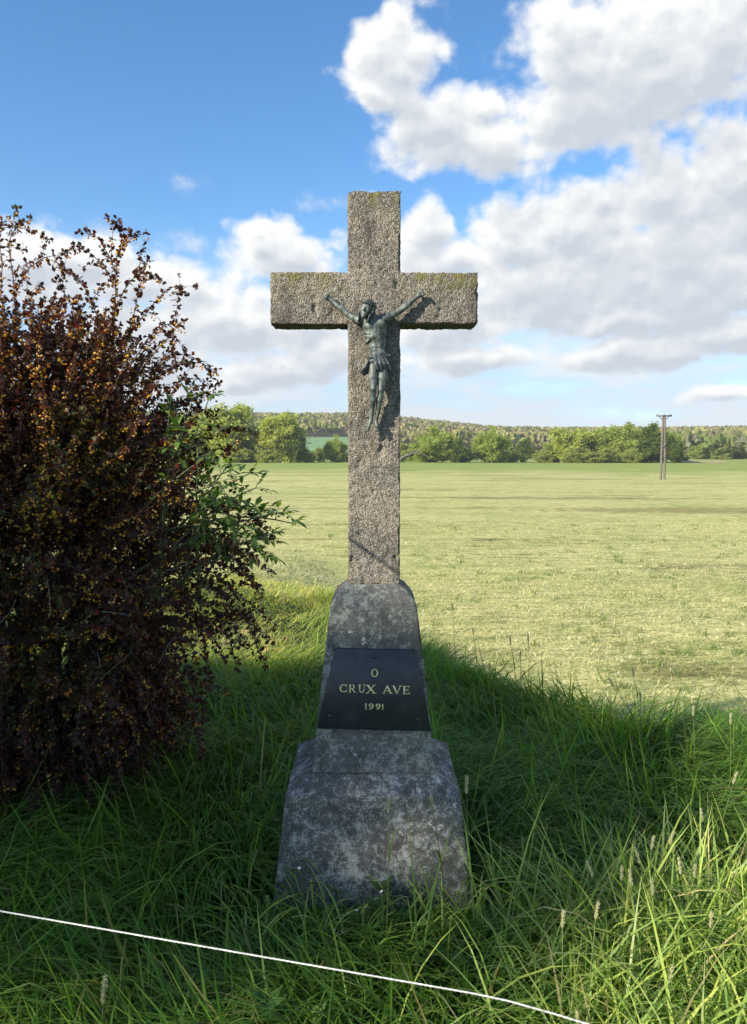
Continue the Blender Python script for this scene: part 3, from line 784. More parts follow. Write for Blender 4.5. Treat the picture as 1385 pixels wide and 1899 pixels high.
# ------------------------------------------------------------------ bronze figure, sculpted as a signed distance field
class Sculpt:
    """smooth union of tapered limbs and ellipsoids on a grid, turned into one mesh (surface nets)"""
    def __init__(s, lo, hi, h):
        s.lo = np.array(lo, float); s.h = h
        s.n = np.ceil((np.array(hi) - s.lo) / h).astype(int) + 1
        s.F = np.full(tuple(s.n), 9.0, np.float32)
    def _win(s, a, b):
        i0 = np.clip(np.floor((np.array(a) - s.lo) / s.h).astype(int), 0, s.n)
        i1 = np.clip(np.ceil((np.array(b) - s.lo) / s.h).astype(int) + 1, 0, s.n)
        g = [s.lo[k] + np.arange(i0[k], i1[k]) * s.h for k in range(3)]
        return tuple(slice(i0[k], i1[k]) for k in range(3)), np.stack(np.meshgrid(*g, indexing='ij'), -1)
    def _join(s, w, d, k):
        F = s.F[w]
        if k <= 0:
            s.F[w] = np.minimum(F, d); return
        hh = np.maximum(k - np.abs(F - d), 0) / k
        s.F[w] = np.minimum(F, d) - hh * hh * k * 0.25
    def limb(s, a, b, ra, rb, k=3.0):
        a, b = np.array(a, float), np.array(b, float); m = max(ra, rb) + k + 2
        w, P = s._win(np.minimum(a, b) - m, np.maximum(a, b) + m)
        if P.size == 0: return
        ab = b - a; t = np.clip(((P - a) @ ab) / max(ab @ ab, 1e-6), 0, 1)
        d = np.linalg.norm(P - a - t[..., None] * ab, axis=-1) - (ra + (rb - ra) * t)
        s._join(w, d.astype(np.float32), k)
    def chain(s, pts, radii, k=3.0):
        for q in range(len(pts) - 1):
            s.limb(pts[q], pts[q + 1], radii[q], radii[q + 1], k)
    def blob(s, c, r, k=3.0, rot=None, sub=False):
        c, r = np.array(c, float), np.array(r, float); m = r.max() + k + 2
        w, P = s._win(c - m, c + m)
        if P.size == 0: return
        q = P - c
        if rot is not None: q = q @ rot            # columns of rot = local axes
        l = np.linalg.norm(q / r, axis=-1); l2 = np.linalg.norm(q / (r * r), axis=-1)
        d = (l * (l - 1) / np.maximum(l2, 1e-6)).astype(np.float32)
        if sub:
            F = s.F[w]; hh = np.maximum(k - np.abs(F + d), 0) / max(k, 1e-6)
            s.F[w] = np.maximum(F, -d) + hh * hh * k * 0.25
        else:
            s._join(w, d, k)
    def mesh(s):
        F = s.F; ins = F < 0
        c = np.zeros(tuple(s.n - 1), np.int8)
        for dx in (0, 1):
            for dy in (0, 1):
                for dz in (0, 1):
                    c += ins[dx:s.n[0] - 1 + dx, dy:s.n[1] - 1 + dy, dz:s.n[2] - 1 + dz]
        act = np.argwhere((c > 0) & (c < 8))
        idx = -np.ones(tuple(s.n - 1), np.int64); idx[tuple(act.T)] = np.arange(len(act))
        acc = np.zeros((len(act), 3)); cnt = np.zeros(len(act))
        cor = [(dx, dy, dz) for dx in (0, 1) for dy in (0, 1) for dz in (0, 1)]
        for p in cor:
            for q in cor:
                if q <= p or sum(abs(x_ - y_) for x_, y_ in zip(p, q)) != 1: continue
                fa = F[tuple((act + p).T)]; fb = F[tuple((act + q).T)]
                x_ = (fa < 0) != (fb < 0)
                t = np.where(x_, fa / np.where(fa - fb == 0, 1, fa - fb), 0)
                pos = np.array(p) + t[:, None] * (np.array(q) - np.array(p))
                acc[x_] += pos[x_]; cnt[x_] += 1
        V = s.lo + (act + acc / cnt[:, None]) * s.h
        quads = []
        for ax in range(3):
            b1, b2 = [(1, 2), (2, 0), (0, 1)][ax]
            sl0 = [slice(None)] * 3; sl1 = [slice(None)] * 3
            sl0[ax] = slice(0, -1); sl1[ax] = slice(1, None)
            A, B_ = ins[tuple(sl0)], ins[tuple(sl1)]
            e = np.argwhere(A != B_)
            e = e[(e[:, b1] > 0) & (e[:, b2] > 0) & (e[:, b1] < s.n[b1] - 1) & (e[:, b2] < s.n[b2] - 1)]
            flip = A[tuple(e.T)]
            o1 = np.zeros(3, int); o1[b1] = 1; o2 = np.zeros(3, int); o2[b2] = 1
            q = np.stack([idx[tuple((e - o1 - o2).T)], idx[tuple((e - o2).T)], idx[tuple(e.T)], idx[tuple((e - o1).T)]], 1)
            q[~flip] = q[~flip][:, ::-1]
            quads.append(q)
        return V, np.concatenate(quads)

def bronze_material(name, base, hi, spots):
    m, T, b = material(name)
    co = T.n('ShaderNodeTexCoord').outputs['Object']
    n = T.noise(co, 28, 5, 0.65)
    st = T.noise(T.v('MULTIPLY', co, (1, 1, 0.12)), 120, 3, 0.6)
    c = T.ramp(n, [(0.32, tuple(v * 0.55 for v in base)), (0.5, base), (0.68, hi)])
    c = T.mix(T.step(st, 0.52, 0.68, 0.0, 0.45), c, spots)
    T.put(b.inputs['Base Color'], c)
    b.inputs['Metallic'].default_value = 0.25
    T.put(b.inputs['Roughness'], T.lin(n, 0.3, 0.7, 0.42, 0.68))
    bump(T, b, T.noise(co, 300, 3, 0.6), 0.25, 0.002)
    return m
M['bronze'] = bronze_material('patinated_bronze', (0.095, 0.113, 0.102), (0.25, 0.29, 0.25), (0.33, 0.37, 0.32))
M['bronze_dark'] = bronze_material('dark_bronze', (0.06, 0.075, 0.078), (0.13, 0.155, 0.15), (0.15, 0.18, 0.17))

KX, KZ, KY = 0.0021155, 0.0020935, 0.0021
def fig_world(V):
    return np.stack([V[:, 0] * KX, 3.097 - V[:, 1] * KY, 2.1263 + V[:, 2] * KZ], 1)
# figure space: X right, D out of the stone, Z up, 1 unit about 2.1 mm
def build_figure():
    h = 0.85
    s = Sculpt((-97, -3, -135), (99, 50, 136), h)
    def A(px, py, D): return (px - 692.5, D, 670.5 - py)
    # torso
    s.blob(A(695, 611, 16.5), (19.5, 12.5, 24), 4)
    s.limb(A(676, 595, 18), A(712, 591, 18), 7.5, 7.5, 6)
    s.blob(A(685.5, 604, 25.5), (10.5, 5.5, 8), 4)
    s.blob(A(703.5, 602, 25.5), (10.5, 5.5, 8), 4)
    s.blob(A(698, 637, 14.5), (14.5, 9.5, 24), 5)
    s.blob(A(702, 657, 16.5), (14.5, 10, 13), 5)
    s.blob(A(704, 668, 16), (18.5, 11.5, 14), 6)
    for sx, px in ((-1, 688), (1, 703)):                      # arch of the ribs, lats
        s.limb(A(694 + sx * 3, 624, 25.5), A(694 + sx * 15, 635, 20), 2.0, 2.0, 5)
        s.limb(A(694 + sx * 15, 605, 16), A(698 + sx * 12, 640, 13), 6.5, 4.5, 5)
        for q in range(3):                                    # ribs
            s.limb(A(694 + sx * 9, 614 + q * 5.5, 26.5 - q * 0.8), A(694 + sx * 18.5, 609 + q * 7, 19), 1.0, 1.0, 2.6)
    s.blob(A(698, 636, 28.5), (5.0, 3.2, 7), 4, sub=True)       # hollow under the breastbone
    for q in range(3):
        for sx in (-1, 1):
            s.blob(A(699.5 + sx * 4.2, 642 + q * 7.5, 23.6), (4.2, 2.0, 3.4), 2.5)
    s.blob(A(701, 655, 27), (1.2, 1.6, 1.5), 1, sub=True)
    s.limb(A(694.5, 592, 25.5), A(695, 615, 28.6), 0.9, 0.9, 2, )
    # collar bones, neck
    s.limb(A(690, 594, 24), A(671, 594, 20), 1.8, 1.8, 3); s.limb(A(695, 593, 24), A(714, 589, 20), 1.8, 1.8, 3)
    s.chain([A(694, 596, 17), A(690, 586, 23), A(685, 578, 27)], [8.5, 6.5, 6.5], 4)
    # arms
    for pts, sg in ((((667, 594), (655, 587.5), (644, 581), (633, 571), (614.5, 555.5)), -1), (((716.5, 588.6), (728, 583), (740, 576), (752, 566.5), (771, 551)), 1)):
        D = (18.5, 15.5, 12.5, 11, 8.5)
        P = [A(x_, y_, d_) for (x_, y_), d_ in zip(pts, D)]
        s.chain(P, [7.0, 6.2, 5.2, 5.6, 3.7], 2.5)
        s.blob(P[0], (7, 6.5, 7), 4)
        # hand: palm, curled fingers, thumb
        hx, hy = (608, 550.5) if sg < 0 else (778.5, 545.5)
        W_ = A(*pts[-1], 8.5); H_ = A(hx, hy, 8)
        s.chain([W_, H_], [3.6, 5.0], 2)
        dirv = unit(np.array([[H_[0] - W_[0], 0, H_[2] - W_[2]]]))[0]; side = np.array([-dirv[2], 0, dirv[0]]); out = np.array([0, 1.0, 0])
        c0 = np.array(H_)
        for fi in range(4):
            r0 = c0 + dirv * 3.0 + side * (fi - 1.5) * 2.9
            s.chain([r0, r0 + dirv * 4.2 + out * 2.8, r0 + dirv * 3.0 + out * 6.0, r0 - dirv * 0.6 + out * 6.4], [1.75, 1.6, 1.5, 1.2], 0.5)
        tb = c0 + side * (4.0 if sg < 0 else 4.0)
        s.chain([c0 + side * 3 - dirv * 1.0, tb + side * 1.8 + out * 3, c0 + side * 2.4 + dirv * 2.6 + out * 6.2], [2.1, 1.8, 1.3], 0.8)
        s.blob(c0 + out * 3.6 - dirv * 0.5, (1.7, 1.4, 1.7), 0.4)   # nail head
    # legs
    for (hx, hy, hd), (kx, ky, kd), (ax_, ay, ad), (tx, ty, td) in (
            ((693, 678, 16.5), (692, 721, 27), (687.5, 780, 13.5), (681.5, 797, 17)),
            ((712, 678, 15.5), (706.5, 723, 23), (697.5, 780, 11.5), (700.5, 797, 15))):
        Hh, Kk, Aa, Tt = A(hx, hy, hd), A(kx, ky, kd), A(ax_, ay, ad), A(tx, ty, td)
        mid = np.array(Hh) * 0.5 + np.array(Kk) * 0.5 + np.array([0, 1.5, 0])
        s.chain([Hh, mid, Kk], [9.6, 8.6, 6.0], 2.5)
        s.blob(np.array(Kk) + np.array([0, 2.0, 0]), (4.2, 4.0, 5), 2)
        cm = np.array(Kk) * 0.66 + np.array(Aa) * 0.34 + np.array([0.6, -1.5, 0])
        s.chain([Kk, cm, Aa], [5.2, 6.0, 3.3], 2.5)
        s.chain([Aa, np.array(Aa) * 0.4 + np.array(Tt) * 0.6 + np.array([0, 1.2, 0]), Tt], [3.6, 3.8, 2.6], 2)
        s.blob(np.array(Aa) + np.array([0, -2.5, -3]), (3.2, 3.2, 4.5), 2)
        d = unit((np.array(Tt) - np.array(Aa))[None])[0]; sd = np.array([1.0, 0, 0])
        for q in range(5):
            r0 = np.array(Tt) + sd * (q - 2) * 1.5 + d * (0.3 - abs(q - 1.2) * 0.35)
            s.limb(r0, r0 + d * 3.2, 1.1 if q else 1.5, 0.9 if q else 1.3, 0.5)
    # head, leaning to its right and turned down
    up = unit(np.array([[0.30, 0.16, 0.94]]))[0]
    fw = np.array([-0.46, 0.84, -0.22]); fw = unit((fw - up * (fw @ up))[None])[0]
    sd = np.cross(fw, up); Rm = np.stack([sd, fw, up], 1)
    hc = np.array(A(682, 574.5, 30.5))
    HS = 1.12
    def Hp(a, b, c): return hc + (sd * a + fw * b + up * c) * HS
    s.blob(Hp(0, -0.5, 2), (10.4, 12.2, 12.2), 3, Rm)
    s.blob(Hp(0, 3.5, -5), (8, 8.4, 10.6), 4, Rm)
    s.blob(Hp(0, 7.0, -13), (4.9, 4.7, 6.6), 3, Rm)                   # beard
    s.limb(Hp(0, 6, -15), Hp(0, 6.5, -19.5), 2.6, 1.2, 2)
    s.limb(Hp(-5.6, 8.6, 2.6), Hp(5.6, 8.6, 2.6), 1.7, 1.7, 2)        # brow
    for e in (-1, 1):
        s.blob(Hp(e * 3.9, 11.2, 0.2), (2.5, 2.4, 1.9), 1.2, Rm, sub=True)
        s.blob(Hp(e * 3.9, 8.6, 0.1), (1.9, 1.5, 1.2), 0.5, Rm)      # lids
        s.blob(Hp(e * 5.0, 7.6, -3.6), (2.4, 2.2, 2.2), 2.5, Rm)      # cheek bones
        s.limb(Hp(e * 0.8, 11.4, -7.0), Hp(e * 4.2, 9.0, -10.0), 1.2, 0.9, 1)   # moustache
        s.blob(Hp(e * 9.3, 0.5, -1.0), (1.3, 2.0, 3.2), 1, Rm)       # ears
    s.chain([Hp(0, 9.6, 2.2), Hp(0, 12.6, -3.2), Hp(0, 11.2, -5.0)], [1.3, 2.0, 1.5], 1.2)
    s.limb(Hp(-2.4, 11.6, -9.0), Hp(2.4, 11.6, -9.0), 0.7, 0.7, 0.8, )
    V, Q = s.mesh()
    fig = obj('bronze_figure', mesh_np('bronze_figure', fig_world(V), [Q], [M['bronze']], smooth=True), mon)
    fig['label'] = 'patinated bronze crucified figure with bowed head'
    # hair
    r = random.Random(5)
    s2 = Sculpt((-48, 2, 70), (30, 62, 128), 0.8)
    s2.blob(Hp(0, -3.0, 2.6), (11.2, 11.4, 11.6), 2, Rm)
    s2.blob(Hp(0, 10, -4.5), (8.4, 10, 9.6), 1.0, Rm, sub=True)
    for q in range(46):
        a = r.uniform(-2.75, 2.75); lat = r.uniform(0.1, 1.0)
        x_, y_ = math.sin(a) * 9.8, -math.cos(a) * 9.6 - 1.5
        if y_ > 5.5: continue
        p0 = Hp(x_ * 0.45, y_ * 0.5 - 1, 12.5); p1 = Hp(x_ * 1.03, y_ * 1.02, 5 + r.uniform(-2, 2)); p2 = Hp(x_ * 1.12 + r.uniform(-1, 1), y_ * 1.05, -3 + r.uniform(-2, 2))
        p3 = Hp(x_ * 1.05 + r.uniform(-1.5, 1.5), y_ * 0.9 + 1.5, -10 - r.uniform(0, 5))
        s2.chain([p0, p1, p2, p3], [1.6, 2.0, 1.8, 1.0], 0.5)
    for e in (-1, 1):                                                   # long locks onto the shoulders
        for q in range(5):
            o_ = q * 1.4
            s2.chain([Hp(e * 9.5, -1 + o_ * 0.6, -4), Hp(e * 10.2 + r.uniform(-1, 1), o_ - 0.5, -11), Hp(e * 8.6 + r.uniform(-1, 1), 1 + o_ * 0.7, -17 - r.uniform(0, 3)),
                      Hp(e * 8.0 + r.uniform(-1, 1), 2 + o_ * 0.6, -22 - r.uniform(0, 4))], [1.7, 1.8, 1.5, 0.7], 0.4)
    for q in range(12):
        a = -1.25 + 2.5 * q / 11
        s2.chain([Hp(math.sin(a) * 6, math.cos(a) * 5.0, 11), Hp(math.sin(a) * 9, math.cos(a) * 9.2 , 7.5 + r.uniform(-0.8, 0.8))], [1.7, 1.3], 0.4)
    for q in range(90):                                                 # tousled curls over the whole head
        d_ = np.array([r.gauss(0, 1), r.gauss(0, 1) - 0.5, abs(r.gauss(0, 1))]); d_ = d_ / np.linalg.norm(d_)
        if d_[1] > 0.55 and d_[2] < 0.6: continue
        c_ = Hp(d_[0] * 10.3, d_[1] * 10.2 - 2.6, d_[2] * 10.4 + 2.4)
        e_ = c_ + np.array([r.gauss(0, 1), r.gauss(0, 1), r.gauss(0, 1)]) * 2.2
        s2.limb(c_, e_, r.uniform(1.2, 2.2), r.uniform(0.8, 1.5), 0.4)
    V, Q = s2.mesh()
    obj('hair', mesh_np('hair', fig_world(V), [Q], [M['bronze_dark']], smooth=True), fig)
    # crown of thorns: three twisted strands with spikes
    paths = []
    for st in range(3):
        t = np.linspace(0, 2 * math.pi, 44)
        P = np.array([Hp(math.sin(a) * (11.2 + 0.9 * math.cos(5 * a + st * 2.1)), math.cos(a) * (11.6 + 0.9 * math.cos(5 * a + st * 2.1)) - 1.5, 7.0 + 1.1 * math.sin(5 * a + st * 2.1)) for a in t])
        paths.append((P, np.full(len(t), 0.55)))
    for q in range(26):
        a = r.uniform(0, 2 * math.pi); o_ = r.uniform(-1, 1)
        p0 = Hp(math.sin(a) * 11.2, math.cos(a) * 11.6 - 1.5, 7 + o_); p1 = Hp(math.sin(a + 0.15) * 14.2, math.cos(a + 0.15) * 14.4 - 1.5, 7.5 + o_ * 3)
        paths.append((np.array([p0, p1]), np.array([0.5, 0.12])))
    V, Fc = tubes(paths, 5)
    obj('crown_of_thorns', mesh_np('crown_of_thorns', fig_world(V), Fc, [M['bronze_dark']], smooth=True), fig)
    # loincloth
    s3 = Sculpt((-38, 0, -40), (46, 46, 32), 0.8)
    t = np.linspace(-0.15, 1.15, 12)
    for q, z_ in enumerate((6.5, 3.0, -0.5)):                           # twisted belt of cloth round the hips
        P = []
        for u in t:
            a = math.pi * (1 - u)
            P.append((10.5 + math.cos(a) * 20.5, 13.5 + math.sin(a) * 15.5, z_ + 3.5 * u + 1.0 * math.sin(u * 9 + q * 2)))
        s3.chain(P, [1.9] * len(P), 0.7)
    s3.blob((10, 16, 0), (20, 14, 8), 2)
    for q in range(8):                                                   # front drape, fanned folds
        u = q / 7
        p0 = (2 + 17 * u, 30.5 - 3 * u, 10 + 1.5 * math.sin(q * 2.0))
        p1 = (2 + 25 * u + r.uniform(-1, 1), 31 - 6 * u + (q % 2) * 1.6, -5 + r.uniform(-2, 2))
        p2 = (4 + 29 * u + r.uniform(-1, 1), 29 - 11 * u + (q % 2) * 2.2, -13 - 7 * math.sin(u * 2.6) + r.uniform(-2.5, 2.5))
        s3.chain([p0, p1, p2], [2.3, 2.6, 1.9], 0.5)
    for q in range(6):                                                   # knot and ruffle above the belt
        a = q * 1.05
        s3.chain([(12 + 3 * q, 29 - q * 0.8, 9), (9 + 4.2 * q + math.cos(a) * 1.5, 31 - q, 14 + math.sin(a) * 2)], [2.2, 1.5], 0.5)
    for q in range(7):                                                   # loose tail at its right hip
        u = q / 6
        p0 = (-8.5 + 1.6 * u, 24 - 6 * u, 4)
        p1 = (-14 + 6 * u + r.uniform(-1, 1), 24 - 10 * u + (q % 2) * 1.5, -9 + r.uniform(-1, 1))
        p2 = (-24 + 13 * u + r.uniform(-1.5, 1.5), 24 - 14 * u + (q % 2) * 2, -19 - 5 * math.sin(u * 3) + r.uniform(-2, 2))
        s3.chain([p0, p1, p2], [1.7, 2.1, 1.7], 0.5)
    V, Q = s3.mesh()
    obj('loincloth', mesh_np('loincloth', fig_world(V), [Q], [M['bronze_dark']], smooth=True), fig)
build_figure()

# ------------------------------------------------------------------ trees
def bez(p0, p1, p2, n):
    t = np.linspace(0, 1, n)[:, None]
    return (1 - t) ** 2 * p0 + 2 * t * (1 - t) * p1 + t * t * p2

LEAF_V = np.array([[0, 0, 0], [-0.5, 0.12, 0.45], [0, 0, 0.5], [0.5, 0.12, 0.45], [0, -0.05, 1.0]])
LEAF_T = np.array([[0, 2, 1], [0, 3, 2], [1, 2, 4], [2, 3, 4]])
QUAD_V = np.array([[-0.5, 0, 0.0], [0.5, 0, 0.0], [0.42, 0.15, 1.0], [-0.42, -0.1, 0.9]])
QUAD_F = np.array([[0, 1, 2, 3]])

def rand_dirs(n, g):
    return unit(g.normal(size=(n, 3)))

def make_tree(seed, H, lobes, n_limb, n_br, n_tw, leaves, lsize, palette, stems=1, trunk_r=0.35, fork=0.22, lwid=0.6, down=0.0, scat=0.036, tw=1.0):
    """lobes: ellipsoids (cx,cy,cz,rx,ry,rz) that the crown fills; returns branch arrays, leaf arrays, leaf colours"""
    g = np.random.default_rng(seed)
    paths, anchors, adir = [], [], []
    L = np.array(lobes, float); wts = (L[:, 3] * L[:, 4] * L[:, 5]); wts = wts / wts.sum()
    def target(outer=True):
        l = L[g.choice(len(L), p=wts)]
        d = rand_dirs(1, g)[0]; rr = g.uniform(0.55, 0.95) if outer else g.uniform(0.2, 0.8)
        return l[:3] + d * l[3:] * rr
    forks = []
    for st in range(stems):
        b0 = np.array([g.normal() * 0.25 * (stems > 1) * H * 0.08, g.normal() * 0.25 * (stems > 1) * H * 0.08, -0.3])
        top = np.array([L[:, 0].mean() * 0.4 + g.normal() * 0.03 * H, L[:, 1].mean() * 0.4 + g.normal() * 0.03 * H, fork * H * g.uniform(0.85, 1.2)])
        if stems > 1: top[:2] += g.normal(size=2) * 0.06 * H
        P = bez(b0, (b0 + top) / 2 + g.normal(size=3) * 0.02 * H, top, 6)
        paths.append((P, np.linspace(trunk_r, trunk_r * 0.7, 6) * (1.0 if stems == 1 else 0.6)))
        forks.append((top, trunk_r * 0.6 * (1.0 if stems == 1 else 0.6)))
    for k in range(n_limb):
        f, fr = forks[k % len(forks)]
        e = target(False)
        if e[2] < f[2] * 0.5 and k % 2: e[2] = f[2] + abs(e[2] - f[2]) * 0.5
        mid = (f + e) / 2 + np.array([0, 0, 0.08 * H]) + g.normal(size=3) * 0.04 * H
        P = bez(f, mid, e, 8)
        paths.append((P, np.linspace(fr * 0.75, fr * 0.22, 8)))
        for q in range(n_br):
            i0 = g.integers(2, 8); s0 = P[i0]
            e2 = target(True)
            for _ in range(3):
                c_ = target(True)
                if np.linalg.norm(c_ - s0) < np.linalg.norm(e2 - s0): e2 = c_
            P2 = bez(s0, (s0 + e2) / 2 + np.array([0, 0, 0.05 * H]) + g.normal(size=3) * 0.03 * H, e2, 6)
            paths.append((P2, np.linspace(fr * 0.25, fr * 0.06, 6)))
            for w in range(n_tw):
                t0 = P2[g.integers(2, 6)]
                d = unit((rand_dirs(1, g)[0] + unit((e2 - s0)[None])[0] * 0.6 + np.array([0, 0, 0.15 - down]))[None])[0]
                ln = H * g.uniform(0.05, 0.11) * tw
                e3 = t0 + d * ln + np.array([0, 0, -down * ln * 0.5])
                P3 = bez(t0, (t0 + e3) / 2 + np.array([0, 0, 0.15 * ln]), e3, 4)
                paths.append((P3, np.linspace(fr * 0.06, fr * 0.015, 4)))
                tt = g.uniform(0.1, 1.05, 10)[:, None]
                anchors.append(t0 + (e3 - t0) * tt); adir.append(np.repeat(d[None], 10, 0))
    An = np.concatenate(anchors); Ad = np.concatenate(adir)
    idx = g.integers(0, len(An), leaves)
    P = An[idx] + g.normal(size=(leaves, 3)) * H * scat
    d = unit(Ad[idx] * 0.5 + rand_dirs(leaves, g) + np.array([0, 0, -down]))
    B = basis(d, rand_dirs(leaves, g))
    sz = lsize * g.uniform(0.6, 1.35, leaves)
    V, F = scatter(QUAD_V, [QUAD_F], P, B, np.stack([sz * lwid, sz, sz], 1))
    pal = np.array(palette); ci = g.integers(0, len(pal), leaves)
    c = pal[ci] * g.uniform(0.7, 1.3, (leaves, 1))
    tone = 0.8 + 0.4 * vnoise(P, 4.0 / H * 2, seed)                  # twigs of older and younger leaves
    c = c * tone[:, None]
    return paths, V, F, np.repeat(np.clip(c * 1.15, 0, 1), 4, 0)

def tree_meshes(name, sides=5, **kw):
    paths, V, F, c = make_tree(**kw)
    tv, tf = tubes(paths, sides)
    return mesh_np(name + '_trunk', tv, tf, [M['bark']], smooth=True), mesh_np(name + '_crown', V, F, [M['tree_leaf']], col=c)

YG = [(0.33, 0.375, 0.085), (0.37, 0.40, 0.10), (0.28, 0.33, 0.075), (0.40, 0.42, 0.13)]
MG = [(0.27, 0.335, 0.075), (0.31, 0.365, 0.09), (0.23, 0.295, 0.065), (0.34, 0.38, 0.115)]
DG = [(0.13, 0.18, 0.04), (0.17, 0.215, 0.05), (0.10, 0.145, 0.035)]
PB = [(0.30, 0.25, 0.17), (0.26, 0.24, 0.13), (0.24, 0.25, 0.09)]
# unit-height variants (10 m tall), scaled when placed
VAR = {}
VAR['tall'] = tree_meshes('tall_willow', seed=21, H=10, lobes=[(0, 0, 6.2, 3.0, 3.0, 3.6), (-1.4, 0.3, 4.2, 2.4, 2.3, 2.8), (1.6, 0, 4.4, 2.3, 2.3, 2.6), (0.5, 0, 8.2, 1.6, 1.6, 1.7), (-1.8, 0, 2.0, 2.2, 2.0, 1.8), (1.9, 0, 2.0, 2.2, 2.0, 1.8)],
                          n_limb=9, n_br=8, n_tw=6, leaves=24000, lsize=0.34, palette=YG, stems=2, trunk_r=0.22, down=0.25)
VAR['broad'] = tree_meshes('broad_willow', seed=22, H=10, lobes=[(0, 0, 5.4, 4.2, 3.8, 4.0), (-3.2, 0, 3.6, 2.8, 2.6, 2.9), (3.4, 0.3, 3.9, 2.7, 2.6, 3.0), (-0.8, 0, 8.0, 2.2, 2.0, 1.8), (1.9, 0, 7.4, 1.8, 1.7, 1.6), (-3, 0, 1.8, 2.6, 2.4, 1.7), (3, 0, 1.8, 2.6, 2.4, 1.7), (0, -1.5, 1.8, 2.5, 2, 1.7)],
                           n_limb=11, n_br=8, n_tw=6, leaves=28000, lsize=0.34, palette=MG + YG[:1], stems=3, trunk_r=0.24, down=0.2)
VAR['round'] = tree_meshes('round_willow', seed=23, H=10, lobes=[(0, 0, 5.2, 4.4, 4.2, 4.6), (-2.6, 0, 2.8, 2.8, 2.8, 2.5), (2.8, 0, 2.9, 2.8, 2.6, 2.6), (0, -1.5, 1.7, 3.4, 2.4, 1.6)],
                           n_limb=10, n_br=8, n_tw=7, leaves=27000, lsize=0.34, palette=MG, stems=3, trunk_r=0.22, fork=0.15, down=0.2)
VAR['dark'] = tree_meshes('dark_alder', seed=24, H=10, lobes=[(0, 0, 5.6, 3.2, 3.0, 4.2), (1.2, 0, 3.4, 2.8, 2.6, 2.9), (-1.4, 0, 3.8, 2.4, 2.4, 2.8), (0, -1, 1.7, 3.0, 2.2, 1.6)],
                          n_limb=9, n_br=8, n_tw=6, leaves=23000, lsize=0.33, palette=DG, stems=2, trunk_r=0.2, fork=0.15, down=0.1)
VAR['bush'] = tree_meshes('pale_bush', seed=25, H=10, lobes=[(0, 0, 4.6, 5.2, 4.8, 4.6), (3, 0, 3, 3.8, 3.4, 3.2), (-3.2, 0, 3.2, 3.6, 3.4, 3.2)],
                          n_limb=12, n_br=7, n_tw=6, leaves=18000, lsize=0.40, palette=MG + PB[1:], stems=4, trunk_r=0.16, fork=0.08)

def pix_x(px, dist):
    return (px - 692.5) / 1430 * dist
def place_tree(kind, px, w, top, dist, label, group, rot, mirror=1):
    x = pix_x(px, dist); z = gz(x, dist)
    base_py = 849.5 + (CAM_Z - z) * 1430 / dist
    H = (base_py - top) * dist / 1430; Wm = w * dist / 1430
    nat = {'tall': 6.6, 'broad': 10.0, 'round': 8.6, 'dark': 6.8, 'bush': 11.0}[kind]
    nm = {'tall': 'willow_tree', 'broad': 'willow_tree', 'round': 'willow_tree', 'dark': 'alder_tree', 'bush': 'willow_bush'}[kind]
    cat = 'bush' if kind == 'bush' else 'tree'
    root = thing(nm, label, cat, (x, dist, z), group)
    root.rotation_euler = (0, 0, rot)
    root.scale = (Wm / nat, Wm / nat, H / 9.7)
    tm, cm = VAR[kind]
    obj('trunk', tm, root); obj('crown', cm, root)
GL, GM, GR = 'grove left of the cross', 'bushes and trees along the meadow edge', 'grove behind the utility pole'
TREES = [
    ('tall', 372, 86, 768, 246, 'leftmost yellow green willow of the left grove, half hidden by the barberry shrub', GL, 0.3),
    ('tall', 424, 96, 745, 236, 'tallest yellow green willow of the left grove, beside the elder shoot', GL, 1.9),
    ('broad', 474, 104, 764, 240, 'yellow green willow in the middle of the left grove', GL, 4.0),
    ('tall', 520, 88, 762, 234, 'willow with several dark trunks near the right end of the left grove', GL, 2.6),
    ('dark', 546, 52, 786, 230, 'darker tree closing the left grove at its right end', GL, 0.8),
    ('bush', 590, 34, 826, 262, 'small pale bush in the gap left of the cross, beside the little round tree', GM, 0.4),
    ('round', 621, 46, 808, 240, 'little round tree standing just left of the cross shaft', GM, 1.2),
    ('bush', 752, 70, 818, 250, 'low bush touching the right edge of the cross shaft', GM, 2.2),
    ('round', 803, 104, 792, 236, 'wide round willow just right of the cross', GM, 3.0),
    ('dark', 846, 44, 812, 232, 'dark narrow tree at the right flank of the wide round willow', GM, 5.1),
    ('round', 908, 76, 793, 238, 'single rounded willow between the wide willow and the right grove', GM, 0.9),
    ('dark', 974, 46, 814, 262, 'small dark tree in the gap before the right grove', GM, 3.9),
    ('broad', 1022, 74, 806, 246, 'low willow at the left end of the right grove', GR, 1.0),
    ('tall', 1056, 78, 792, 236, 'slender willow second from the left in the right grove', GR, 4.4),
    ('broad', 1096, 92, 782, 242, 'broad willow in the left half of the right grove', GR, 2.0),
    ('broad', 1140, 100, 771, 234, 'highest broad willow of the right grove', GR, 5.2),
    ('broad', 1184, 96, 775, 240, 'broad willow left of the utility pole in the right grove', GR, 0.2),
    ('dark', 1214, 74, 786, 226, 'dark tree directly behind the utility pole', GR, 3.3),
    ('broad', 1232, 64, 782, 244, 'willow rising behind the head of the utility pole', GR, 2.9),
    ('dark', 1247, 40, 806, 222, 'dark tree closing the right grove at its right end', GR, 1.7),
    ('round', 1296, 48, 822, 330, 'pale tree at the wood edge right of the utility pole', 'trees at the wood edge on the right', 0.5),
    ('bush', 1334, 54, 818, 322, 'light green rounded tree at the wood edge near the right border', 'trees at the wood edge on the right', 1.5),
    ('round', 1374, 52, 812, 326, 'tree at the wood edge cut by the right border', 'trees at the wood edge on the right', 2.7),
]
